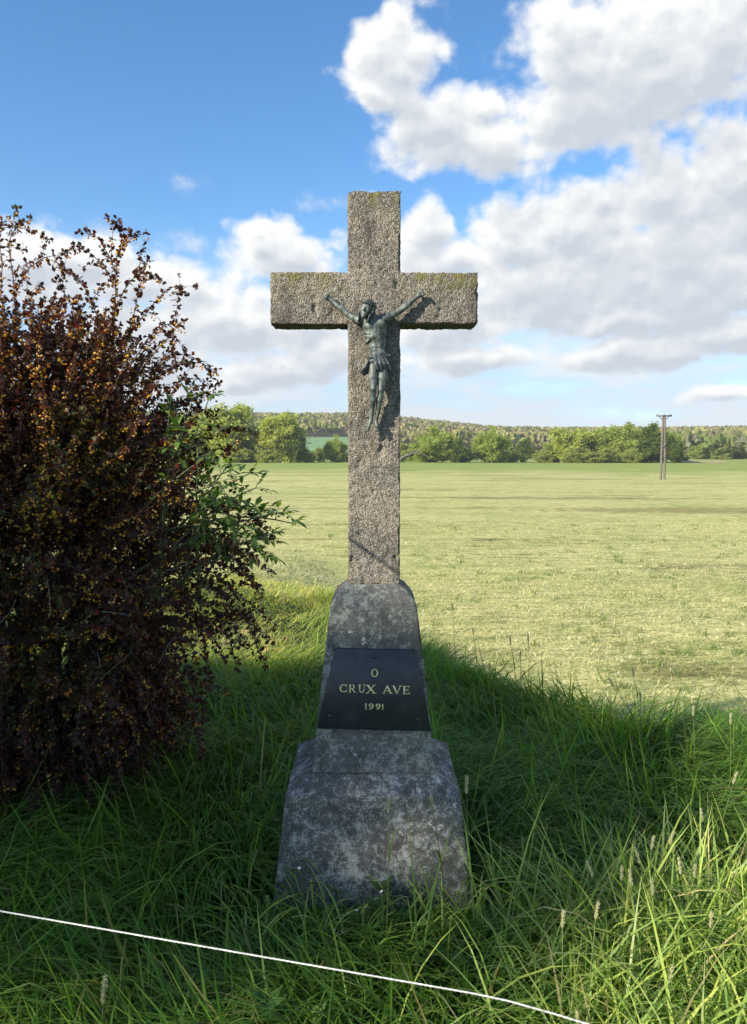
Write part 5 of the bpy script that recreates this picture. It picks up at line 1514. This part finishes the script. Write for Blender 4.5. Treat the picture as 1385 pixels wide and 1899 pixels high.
def long_grass():
    parts = []
    # (x0,x1,y0,y1, blades, length range, width, droop)
    zones = [(-2.3, 2.3, 1.55, 2.75, 21000, (0.26, 0.60), (0.005, 0.0105)),
             (-2.8, 3.0, 2.75, 4.3, 27000, (0.28, 0.60), (0.005, 0.0105)),
             (-3.2, 4.0, 4.3, 6.6, 24000, (0.26, 0.52), (0.0055, 0.010)),
             (-4.2, 5.0, 6.6, 11.6, 21000, (0.18, 0.36), (0.006, 0.011))]
    for x0, x1, y0, y1, n, lr, wr in zones:
        x = rng.uniform(x0, x1, int(n * 1.5)); y = rng.uniform(y0, y1, int(n * 1.5))
        P0 = np.stack([x, y, x * 0], 1)
        ed = edge_dist(x, y)
        keep = (~inside_plinth(x, y)) & (ed < np.where(x < 0.6, 1.3, 0.65) + 0.6 * (vnoise(P0, 1.5, 2) - 0.5)) & (vnoise(P0, 4.0, 6) > 0.12)
        x, y = x[keep][:n], y[keep][:n]; P0 = P0[keep][:n]; ed = ed[keep][:n]; m = len(x)
        P = np.stack([x, y, ground_z(x, y) - 0.01], 1)
        # tufts lean together: a slowly turning field, mostly lodged to the right and to the viewer
        fld = (fbm(P0, 0.85, 2, 31) - 0.5) * 9.0 - 0.35
        phi = fld + rng.normal(size=m) * 0.8
        tuft = fbm(P0, 2.2, 2, 41)
        Ln = rng.uniform(lr[0], lr[1], m) * (0.65 + 0.75 * tuft)
        foot = (np.abs(x) < 0.72) & (y > 2.0) & (y < 2.95)                 # trodden in front of the plinth
        Ln[foot] *= np.clip(0.16 + (2.88 - y[foot]) * 0.85, 0.16, 1.0)
        short = sst((-x - 0.1) / 0.9) * sst((y - 5.4) / 1.6)               # shorter grass towards the meadow on the left; also masks its sunlit tint
        Ln = Ln * (1 - 0.62 * short)
        th0 = np.abs(rng.normal(size=m)) * 0.40 + 0.25
        th1 = 1.6 + rng.uniform(0.0, 1.2, m) + 0.6 * (fbm(P0, 1.1, 1, 51) - 0.5)
        up = rng.random(m) < 0.05
        th1[up] = rng.uniform(0.2, 0.8, up.sum())
        w = rng.uniform(*wr, m)
        # blades at the far bank edge are finer and stand up more
        fe = sst((ed + 0.8) / 0.9); th1 = th1 * (1 - 0.35 * fe)
        c = grass_cols(m, P0)
        c = c * (1 + short[:, None] * np.array([1.9, 0.75, 1.6]))  # sunlit strip: its brighter, yellower light is put into the blade colour
        tip = c * np.array([1.25, 1.18, 1.0])
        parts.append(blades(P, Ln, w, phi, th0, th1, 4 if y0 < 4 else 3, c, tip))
    # tall coarse blades in the foreground corner and along the plinth foot
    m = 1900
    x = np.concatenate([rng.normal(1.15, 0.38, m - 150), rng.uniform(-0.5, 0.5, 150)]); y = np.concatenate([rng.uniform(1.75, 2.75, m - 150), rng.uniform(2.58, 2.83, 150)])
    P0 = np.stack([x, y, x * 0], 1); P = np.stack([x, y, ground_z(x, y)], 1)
    c = np.clip(grass_cols(m, P0, 0.0) * np.array([2.5, 1.8, 2.6]), 0, 0.6)  # drier yellow-green blades, with the corner's sunlit brightness added to their colour
    dry = rng.random(m) < 0.05; c[dry] = np.array((0.40, 0.36, 0.18)) * rng.uniform(0.7, 1.2, (dry.sum(), 1))
    Ln = rng.uniform(0.32, 0.62, m); Ln[m - 150:] = rng.uniform(0.12, 0.30, 150)
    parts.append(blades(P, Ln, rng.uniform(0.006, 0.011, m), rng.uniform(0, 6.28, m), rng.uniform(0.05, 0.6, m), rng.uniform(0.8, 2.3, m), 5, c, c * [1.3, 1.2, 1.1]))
    V, F, c = join(parts)
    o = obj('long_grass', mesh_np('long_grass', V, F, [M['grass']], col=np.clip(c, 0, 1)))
    tag(o, 'long lush green grass lodged in swirls around the plinth', 'grass', kind='stuff')
long_grass()

def cut_hay():
    parts = []
    HP = np.array([(0.70, 0.63, 0.32), (0.60, 0.555, 0.24), (0.40, 0.44, 0.13), (0.28, 0.35, 0.08), (0.80, 0.73, 0.44), (0.50, 0.50, 0.19)])
    for x0, x1, y0, y1, n, L, w in ((-6, 9, 3.5, 9.5, 52000, (0.05, 0.15), (0.004, 0.008)), (-9, 12, 9.5, 17, 72000, (0.06, 0.18), (0.005, 0.011)), (-15, 20, 17, 32, 42000, (0.08, 0.24), (0.009, 0.018))):
        x = rng.uniform(x0, x1, n); y = rng.uniform(y0, y1, n)
        ok = (edge_dist(x, y) > 0.35) & (np.abs(x) < y * 0.62 + 1.0)
        x, y = x[ok], y[ok]; m = len(x); P0 = np.stack([x, y, x * 0], 1)
        P = np.stack([x, y, ground_z(x, y) + 0.005], 1)
        lying = rng.random(m) < 0.68
        th0 = np.where(lying, rng.uniform(1.1, 1.5, m), rng.uniform(0.1, 0.7, m)); th1 = np.where(lying, rng.uniform(1.45, 1.9, m), rng.uniform(0.6, 1.5, m))
        gz_ = fbm(P0 * [0.5, 1.0, 1], 0.8, 3, 61)
        ci = np.where(rng.random(m) < np.clip((gz_ - 0.35) * 2.2, 0.08, 0.9), rng.choice([2, 3, 5], m), rng.choice([0, 1, 4], m))
        c = HP[ci] * rng.uniform(0.55, 1.2, (m, 1))
        Ln = np.where(lying, rng.uniform(*L, m), rng.uniform(0.03, 0.08, m))
        parts.append(blades(P, Ln, rng.uniform(*w, m), rng.uniform(0, 6.28, m), th0, th1, 2, c))
    nt_ = 420                                                               # green tufts the mower missed
    tx = rng.uniform(-0.55, 0.6, nt_); ty = np.exp(rng.uniform(math.log(8), math.log(30), nt_)); tx = tx * ty
    ok = edge_dist(tx, ty) > 1.0; tx, ty = tx[ok], ty[ok]
    x = np.repeat(tx, 12) + rng.normal(size=len(tx) * 12) * 0.07; y = np.repeat(ty, 12) + rng.normal(size=len(tx) * 12) * 0.05; m = len(x)
    P = np.stack([x, y, ground_z(x, y)], 1)
    c = np.array([[0.14, 0.22, 0.05]]) * rng.uniform(0.6, 1.3, (m, 1))
    parts.append(blades(P, rng.uniform(0.07, 0.17, m), rng.uniform(0.008, 0.014, m) * np.clip(y / 14, 1, 1.5), rng.uniform(0, 6.28, m), rng.uniform(0.1, 0.6, m), rng.uniform(0.8, 1.8, m), 2, c))
    V, F, c = join(parts)
    o = obj('cut_hay', mesh_np('cut_hay', V, F, [M['hay']], col=np.clip(c, 0, 1)))
    tag(o, 'pale cut grass and stubble lying on the mown meadow', 'hay', kind='stuff')
cut_hay()

# ------------------------------------------------------------------ foxtail grasses with seed heads
ORD = ['leftmost', 'second from the left', 'third from the left', 'fourth from the left', 'fifth from the left', 'sixth from the left', 'seventh from the left',
       'eighth from the left', 'ninth from the left', 'tenth from the left', 'eleventh from the left', 'rightmost']
def rank(items):
    xs = sorted(it[0] for it in items)
    out = []
    for it in items:
        k = xs.index(it[0])
        out.append('rightmost' if k == len(xs) - 1 else ORD[k])
    return out
def foxtails():
    g = np.random.default_rng(14)
    sv, sf = [], []
    heads, stalks, leaves_ = [], [], []
    for var in range(3):
        # stalk 1 m tall along z (scaled), slightly bowed
        bow = (0.05, 0.14, 0.26)[var]
        t = np.linspace(0, 1, 9)
        P = np.stack([bow * t ** 2.2, 0 * t, t * (1 - 0.25 * bow * t)], 1)
        V, F = tubes([(P, np.linspace(0.0024, 0.0014, 9))], 5)
        col = np.repeat(np.array([[0.16, 0.20, 0.06]]), len(V), 0)
        stalks.append((mesh_np('stalk', V, F, [M['stalk']], smooth=True, col=col), P[-1], unit((P[-1] - P[-2])[None])[0]))
        # head: dense spike of little bristly scales round an axis (local z), 7 cm
        n = 150; a = g.uniform(0, 2 * math.pi, n); u = g.uniform(0, 1, n)
        curve = (0.0, 0.10, 0.22)[var]
        rr = 0.0042 * np.sin(np.pi * np.clip(0.08 + 0.9 * u, 0, 1)) ** 0.5
        C = np.stack([rr * np.cos(a) + curve * 0.07 * u ** 2, rr * np.sin(a), u * 0.068], 1)
        d = unit(np.stack([np.cos(a) * 0.8, np.sin(a) * 0.8, np.full(n, 1.1)], 1))
        B = basis(d, rand_dirs(n, g)); s_ = g.uniform(0.005, 0.009, n)
        V, F = scatter(LEAF_V, [LEAF_T], C, B, np.stack([s_ * 0.45, s_ * 0.5, s_], 1))
        ax = np.stack([curve * 0.07 * np.linspace(0, 1, 6) ** 2, np.zeros(6), np.linspace(0, 0.068, 6)], 1)
        V2, F2 = tubes([(ax, 0.0036 * np.sin(np.pi * np.linspace(0.1, 0.95, 6)) ** 0.5)], 6)
        col1 = np.repeat((np.array([[0.56, 0.52, 0.34]]) * g.uniform(0.8, 1.3, (n, 1))), 5, 0); col2 = np.repeat(np.array([[0.48, 0.47, 0.24]]), len(V2), 0)
        Vj, Fj, cj = join([(V, F, col1), (V2, F2, col2)])
        heads.append(mesh_np('seed_head', Vj, Fj, [M['seed']], col=np.clip(cj, 0, 1)))
        bl = blades(np.zeros((1, 3)), np.array([0.16]), np.array([0.008]), np.array([0.0]), np.array([0.5]), np.array([1.3 + 0.3 * var]), 5, np.array([[0.13, 0.20, 0.035]]), np.array([[0.20, 0.25, 0.06]]), np.array([0.4]))
        leaves_.append(mesh_np('blade', bl[0], bl[1], [M['stalk']], col=bl[2]))
    def place(px, py, y, var, lean, rot, label, group, hs=1.0):
        """head foot seen at that place; the stalk is rooted below it"""
        tip = pix_at(px, py, y)
        st, end, dr = stalks[var]
        x0 = tip[0] - lean; g0 = gz(x0, y)
        hgt = tip[2] - g0
        root = thing('foxtail_grass', label, 'grass stalk', (x0, y, g0), group); root['kind'] = 'thing'
        e = Vector((lean - 0.0, 0, hgt)).to_track_quat('Z', 'Y')
        root.rotation_mode = 'QUATERNION'
        root.rotation_quaternion = e
        k = math.hypot(lean, hgt) / float(np.linalg.norm(end))
        o = obj('stalk', st, root, rot=(0, 0, rot), scale=(k, k, k)); o.scale = (1.0 if k > 1 else 1.0, 1.0, k)
        cr, sr = math.cos(rot), math.sin(rot)
        ep = Vector((end[0] * cr, end[0] * sr, end[2] * k))
        dv = Vector((dr[0] * cr, dr[0] * sr, dr[2]))
        hq = dv.to_track_quat('Z', 'Y')
        h = obj('seed_head', heads[var], root, loc=ep, scale=(hs, hs, hs)); h.rotation_euler = hq.to_euler()
        for q in range(2):
            zz = (0.35 + 0.3 * q) * k
            obj('blade', leaves_[(var + q) % 3], root, loc=(end[0] * cr * (0.35 + 0.3 * q) ** 2.2, end[0] * sr * (0.35 + 0.3 * q) ** 2.2, zz * 0.99), rot=(0, 0, rot + 2.4 * q + px))
    RB = 'foxtail grasses in the sunlit grass at the lower right'
    one = 'pale foxtail seed head in the sunlit clump at the lower right, %s'
    items = ((1063, 1740, 2.05, 0, 0.05, 0.4), (1120, 1724, 2.1, 0, 0.08, 0.2), (1200, 1690, 2.2, 1, 0.02, 0.0), (1215, 1700, 2.25, 2, 0.03, 0.5), (1205, 1730, 2.2, 2, 0.05, 5.9),
                                      (1255, 1675, 2.3, 2, 0.02, 0.1), (1318, 1665, 2.3, 1, 0.06, 0.3), (1270, 1845, 2.05, 0, 0.07, 0.6), (1056, 1880, 2.0, 0, -0.03, 0.2), (1350, 1735, 2.2, 0, 0.06, 1.0), (1365, 1780, 2.1, 0, -0.02, 2.0))
    for (px, py, y, var, lean, rot), rk in zip(items, rank(items)):
        place(px, py, y, var, lean, rot, one % rk, RB, 0.72)
    SH = 'foxtail grasses standing in the shade right of the plinth'
    two = 'silvery foxtail seed head in the shade right of the plinth, %s'
    items = ((1225, 1590, 2.5, 0, 0.10, 0.3), (1255, 1580, 2.55, 0, 0.12, 0.1), (1262, 1615, 2.5, 0, -0.02, 0.6), (1180, 1645, 2.4, 0, 0.05, 0.9), (1347, 1560, 2.6, 1, 0.08, 0.2), (1375, 1465, 2.8, 0, 0.2, 0.2))
    for (px, py, y, var, lean, rot), rk in zip(items, rank(items)):
        place(px, py, y, var, lean, rot, two % rk, SH, 0.7)
    ED = 'dark foxtail grasses along the bank edge'
    three = 'dark foxtail seed head rising over the bank edge against the meadow, %s'
    items = ((1205, 1268, 4.1, 1, 0.05, 0.3), (1195, 1308, 4.1, 0, 0.02, 0.1), (1223, 1294, 4.0, 2, 0.05, 0.8), (1280, 1318, 3.9, 0, 0.0, 0.3), (1298, 1334, 3.8, 0, 0.03, 0.3), (1105, 1285, 4.5, 0, 0.02, 0.2), (970, 1225, 5.1, 0, 0.02, 0.2),
                                      (995, 1200, 5.0, 1, 0.08, 0.2), (960, 1195, 5.1, 0, 0.0, 0.2), (890, 1180, 5.6, 0, 0.02, 1.2), (838, 1135, 5.9, 1, -0.05, 3.0), (1370, 1350, 3.6, 0, 0.05, 0.4))
    for (px, py, y, var, lean, rot), rk in zip(items, rank(items)):
        place(px, py, y, var, lean, rot, three % rk, ED, 0.8)
    place(875, 1482, 2.85, 0, 0.02, 0.3, 'lone tan seed head standing close beside the right edge of the plinth', None, 1.0)
    place(190, 1885, 2.0, 0, 0.02, 0.3, 'pale seed head lit by the sun at the bottom left corner', None, 1.1)
    place(726, 1520, 2.6, 0, 0.02, 0.2, 'green seed head rising in front of the middle of the plinth', None, 0.8)
    place(828, 1500, 2.6, 0, 0.0, 0.2, 'green seed head rising in front of the right side of the plinth', None, 0.8)
foxtails()

# ------------------------------------------------------------------ small flowers at the plinth foot
def weeds():
    g = np.random.default_rng(3)
    stem_m = M['stalk']
    pet_m = simple('white_petal', (0.7, 0.7, 0.66), 0.6, nscale=100, namp=0.1)
    # bare dandelion stalk
    tip = pix_at(555, 1612, 2.72); x0, y0 = tip[0] + 0.01, 2.74; z0 = gz(x0, y0)
    root = thing('dandelion', 'bare dandelion stalk with a white spent head in front of the plinth', 'flower', (x0, y0, z0))
    P = bez(np.zeros(3), np.array([0.012, 0, (tip[2] - z0) * 0.7]), np.array([tip[0] - x0, tip[1] - y0, tip[2] - z0]), 8)
    V, F = tubes([(P, np.full(8, 0.0032))], 6)
    obj('stalk', mesh_np('stalk', V, F, [stem_m], smooth=True, col=np.repeat(np.array([[0.16, 0.17, 0.06]]), len(V), 0)), root)
    th = np.linspace(0, 2 * math.pi, 9)[:-1]
    HV = np.array([[0.0065 * math.cos(a) * r, 0.0065 * math.sin(a) * r, z] for r, z in ((0.5, 0), (1, 0.004), (0.8, 0.008), (0.1, 0.0095)) for a in th])
    HF = np.array([[k * 8 + j_, k * 8 + (j_ + 1) % 8, k * 8 + 8 + (j_ + 1) % 8, k * 8 + 8 + j_] for k in range(3) for j_ in range(8)])
    obj('seed_head', mesh_np('seed_head', HV, [HF], [pet_m], smooth=True), root, loc=P[-1])
    # little white flowers
    pv, pf = [], []
    for k in range(5):
        a = k * 2 * math.pi / 5
        c, s_ = math.cos(a), math.sin(a)
        b_ = len(pv)
        pv += [(0, 0, 0), (0.004 * c - 0.0025 * s_, 0.004 * s_ + 0.0025 * c, 0.003), (0.007 * c, 0.007 * s_, 0.004), (0.004 * c + 0.0025 * s_, 0.004 * s_ - 0.0025 * c, 0.003)]
        pf.append((b_, b_ + 3, b_ + 2, b_ + 1))
    fm = mesh_np('petals', np.array(pv), [np.array(pf)], [pet_m])
    items = ((620, 1727), (634, 1730), (641, 1752), (661, 1690), (708, 1655), (600, 1740))
    for (px, py), rk in zip(items, rank(items)):
        y = 2.62; tip = pix_at(px, py, y); x0 = tip[0]; z0 = gz(x0, y)
        root = thing('white_flower', 'tiny white flower in the grass at the plinth foot, ' + rk, 'flower', (x0, y, z0), 'tiny white flowers at the plinth foot')
        P = bez(np.zeros(3), np.array([0.01, 0, (tip[2] - z0) * 0.6]), np.array([0, 0, tip[2] - z0]), 6)
        V, F = tubes([(P, np.full(6, 0.0014))], 4)
        obj('stalk', mesh_np('stalk', V, F, [stem_m], smooth=True, col=np.repeat(np.array([[0.12, 0.17, 0.05]]), len(V), 0)), root)
        obj('petals', fm, root, loc=(0, 0, tip[2] - z0), rot=(g.uniform(0.2, 0.9), g.uniform(-0.4, 0.4), g.uniform(0, 6)), scale=(1.3, 1.3, 1.3))
weeds()

def broad_leaves():
    g = np.random.default_rng(19)
    n = 110
    x = np.concatenate([g.uniform(-2.0, 2.0, 70), g.normal(1.2, 0.35, 40)]); y = np.concatenate([g.uniform(1.9, 4.6, 70), g.uniform(1.85, 2.5, 40)])
    ok = ~inside_plinth(x, y); x, y = x[ok], y[ok]; n = len(x)
    base = np.stack([x, y, ground_z(x, y) + g.uniform(0.05, 0.16, n)], 1)
    per = 7
    a = g.uniform(0, 6.28, (n, 1)) + np.arange(per)[None] * 0.9 + g.normal(size=(n, per)) * 0.2
    d = np.stack([np.cos(a), np.sin(a), g.uniform(0.2, 1.1, (n, per))], -1).reshape(-1, 3)
    B = basis(unit(d), np.tile(np.array([[0, 0, 1.0]]), (n * per, 1)) + rand_dirs(n * per, g) * 0.3)
    sz = g.uniform(0.035, 0.10, n * per)
    V, F = scatter(LEAF_V, [LEAF_T], np.repeat(base, per, 0), B, np.stack([sz * 0.55, sz * 0.6, sz], 1))
    c = np.array([(0.10, 0.19, 0.04), (0.13, 0.21, 0.05), (0.08, 0.16, 0.045)])[g.integers(0, 3, n * per)] * g.uniform(0.8, 1.25, (n * per, 1))
    o = obj('meadow_weeds', mesh_np('meadow_weeds', V, F, [M['grass']], col=np.repeat(c, 5, 0)))
    tag(o, 'broad leaved weeds scattered through the long grass', 'weeds', kind='stuff')
broad_leaves()

# ------------------------------------------------------------------ electric fence cord
def fence_cord():
    A_, K_, B_ = pix_at(0, 1686, 1.36), pix_at(935, 1852, 1.14), pix_at(1090, 1899, 1.10)
    dl = (A_ - K_) / np.linalg.norm((A_ - K_)[:2]); dr_ = (B_ - K_) / np.linalg.norm((B_ - K_)[:2])
    n1, n2 = 140, 80
    L = A_ + dl * 6; Rr = B_ + dr_ * 5
    P1 = np.linspace(L, K_, n1); s = np.linspace(0, 1, n1); P1[:, 2] -= 0.030 * 4 * s * (1 - s) * 0.25
    P2 = np.linspace(K_, Rr, n2)
    P = np.concatenate([P1, P2[1:]])
    Ps = P.copy(); Ps[1:-1] = (P[:-2] + 2 * P[1:-1] + P[2:]) / 4
    base = Ps.mean(0)
    root = thing('fence_cord', 'white electric fence cord stretched across the foreground in front of the plinth', 'cord', tuple(base))
    s = np.concatenate([[0], np.cumsum(np.linalg.norm(np.diff(Ps, axis=0), axis=1))])
    ss = np.arange(0, s[-1], 0.008)
    C = np.stack([np.interp(ss, s, Ps[:, q]) for q in range(3)], 1) - base
    t = unit(np.gradient(C, axis=0)); sd = unit(np.cross(t, np.array([0, 0, 1.0]))); up = np.cross(sd, t)
    m, T, b = material('white_polymer_cord')
    co = T.n('ShaderNodeTexCoord').outputs['Object']
    T.put(b.inputs['Base Color'], T.ramp(T.noise(co, 90, 4, 0.6), [(0.3, (0.36, 0.36, 0.33)), (0.6, (0.60, 0.60, 0.57))]))
    b.inputs['Roughness'].default_value = 0.55
    paths = []
    for k in range(3):                                                     # three twisted strands
        a = ss / 0.028 * 2 * math.pi + k * 2.094
        paths.append((C + (sd * np.cos(a)[:, None] + up * np.sin(a)[:, None]) * 0.00075, np.full(len(ss), 0.0010)))
    for pth in paths:
        V, F = tubes([pth], 5)
        obj('strand', mesh_np('strand', V, F, [m], smooth=True), root)
fence_cord()

# ------------------------------------------------------------------ utility pole
def utility_pole():
    d = 88.0; x = pix_x(1228, d); z = gz(x, d)
    top_z = CAM_Z + (849.5 - 771) * d / 1430; H = top_z - z
    root = thing('utility_pole', 'twin post wooden utility pole with a short crossarm standing in the meadow', 'utility pole', (x, d, z))
    for sx, spread in ((-1, 0.36), (1, 0.38)):
        P = np.array([[sx * spread * 0.58, 0, -0.4], [sx * spread * 0.5, 0, H * 0.4], [sx * spread * 0.36, 0, H * 0.8], [sx * spread * 0.3, 0, H - 0.1]])
        V, F = tubes([(P, np.array([0.135, 0.125, 0.115, 0.105]))], 10)
        obj('post', mesh_np('post', V, F, [M['pole']], smooth=True), root)
    def box(nm, c, s, mt, rot=0.0):
        c, s = np.array(c), np.array(s) / 2
        V = np.array([[a, b_, e] for a in (-1, 1) for b_ in (-1, 1) for e in (-1, 1)], float) * s
        cr, sr = math.cos(rot), math.sin(rot)
        V = np.stack([V[:, 0] * cr - V[:, 2] * sr, V[:, 1], V[:, 0] * sr + V[:, 2] * cr], 1) + c
        F = np.array([[0, 1, 3, 2], [4, 6, 7, 5], [0, 4, 5, 1], [2, 3, 7, 6], [0, 2, 6, 4], [1, 5, 7, 3]])
        obj(nm, mesh_np(nm, V, [F], [mt]), root)
    box('crossarm', (0, 0, H - 0.05), (1.75, 0.22, 0.15), M['iron'])
    box('brace', (-0.38, 0, H - 0.30), (0.62, 0.07, 0.07), M['iron'], -0.75)
    box('brace', (0.38, 0, H - 0.30), (0.62, 0.07, 0.07), M['iron'], 0.75)
    box('cleat', (0, 0.0, H * 0.52), (0.5, 0.3, 0.16), M['pole'])
    for sx in (-0.75, 0.0, 0.75):
        V, F = tubes([(np.array([[sx, 0, H + 0.02], [sx, 0, H + 0.08], [sx, 0, H + 0.14]]), np.array([0.05, 0.07, 0.04]))], 8)
        obj('insulator', mesh_np('insulator', V, F, [M['iron']], smooth=True), root)
utility_pole()

# dead branch lying by the low bush, pale earth strip by the right grove
def dead_branch():
    g = np.random.default_rng(8)
    d = 226.0; x = pix_x(768, d); z = gz(x, d)
    root = thing('fallen_branch', 'grey fallen branch lying in front of the low bush right of the cross', 'branch', (x, d, z))
    paths = []
    P = np.array([[-5, 0, 0.2], [-3.5, 0, 1.6], [-1.5, 0.3, 2.4], [0.5, 0.2, 3.2]]); paths.append((P, np.array([0.35, 0.3, 0.2, 0.08])))
    for k in range(9):
        p = P[g.integers(1, 4)]; e = p + g.normal(size=3) * np.array([2.2, 0.8, 1.0]) + np.array([1.5, 0, 0])
        paths.append((bez(p, (p + e) / 2 + np.array([0, 0, 0.4]), e, 5), np.linspace(0.12, 0.03, 5)))
    V, F = tubes(paths, 5)
    obj('limb', mesh_np('limb', V, F, [simple('grey_wood', (0.2, 0.17, 0.14), 0.9, nscale=2)], smooth=True), root)
dead_branch()
def earth_strip():
    d0 = 232.0; n = 40
    xs = np.linspace(pix_x(1262, d0), pix_x(1345, d0), n)
    V = []
    for k, x in enumerate(xs):
        w = 2.2 * math.sin(math.pi * (k + 0.5) / n) ** 0.5 + 0.4 * math.sin(k * 1.7)
        V += [(x, d0 - w, gz(x, d0 - w) + 0.06), (x, d0 + 1, gz(x, d0 + 1) + 0.55)]
    F = [(2 * k, 2 * k + 2, 2 * k + 3, 2 * k + 1) for k in range(n - 1)]
    o = obj('earth_bank', mesh_np('earth_bank', np.array(V), [np.array(F)], [simple('pale_earth', (0.38, 0.29, 0.17), 0.95, nscale=1.5)], smooth=True))
    tag(o, 'strip of pale bare earth right of the utility pole', kind='structure')
earth_strip()

# ------------------------------------------------------------------ thin spring haze
def haze():
    x, y0, y1, z0, z1 = 1500, -400, 1500, -8, 75
    V = np.array([[a, b_, c] for a in (-x, x) for b_ in (y0, y1) for c in (z0, z1)], float)
    F = np.array([[0, 1, 3, 2], [4, 6, 7, 5], [0, 4, 5, 1], [2, 3, 7, 6], [0, 2, 6, 4], [1, 5, 7, 3]])
    m = bpy.data.materials.new('haze'); m.use_nodes = True
    nt = m.node_tree; nt.nodes.clear()
    pv = nt.nodes.new('ShaderNodeVolumePrincipled'); out = nt.nodes.new('ShaderNodeOutputMaterial')
    pv.inputs['Color'].default_value = (0.86, 0.91, 1.0, 1)
    pv.inputs['Density'].default_value = 0.00021
    pv.inputs['Anisotropy'].default_value = 0.0
    nt.links.new(pv.outputs[0], out.inputs['Volume'])
    o = obj('haze', mesh_np('haze', V, [F], [m]))
    tag(o, 'thin bluish spring haze over the meadow and the hills', kind='stuff')
haze()
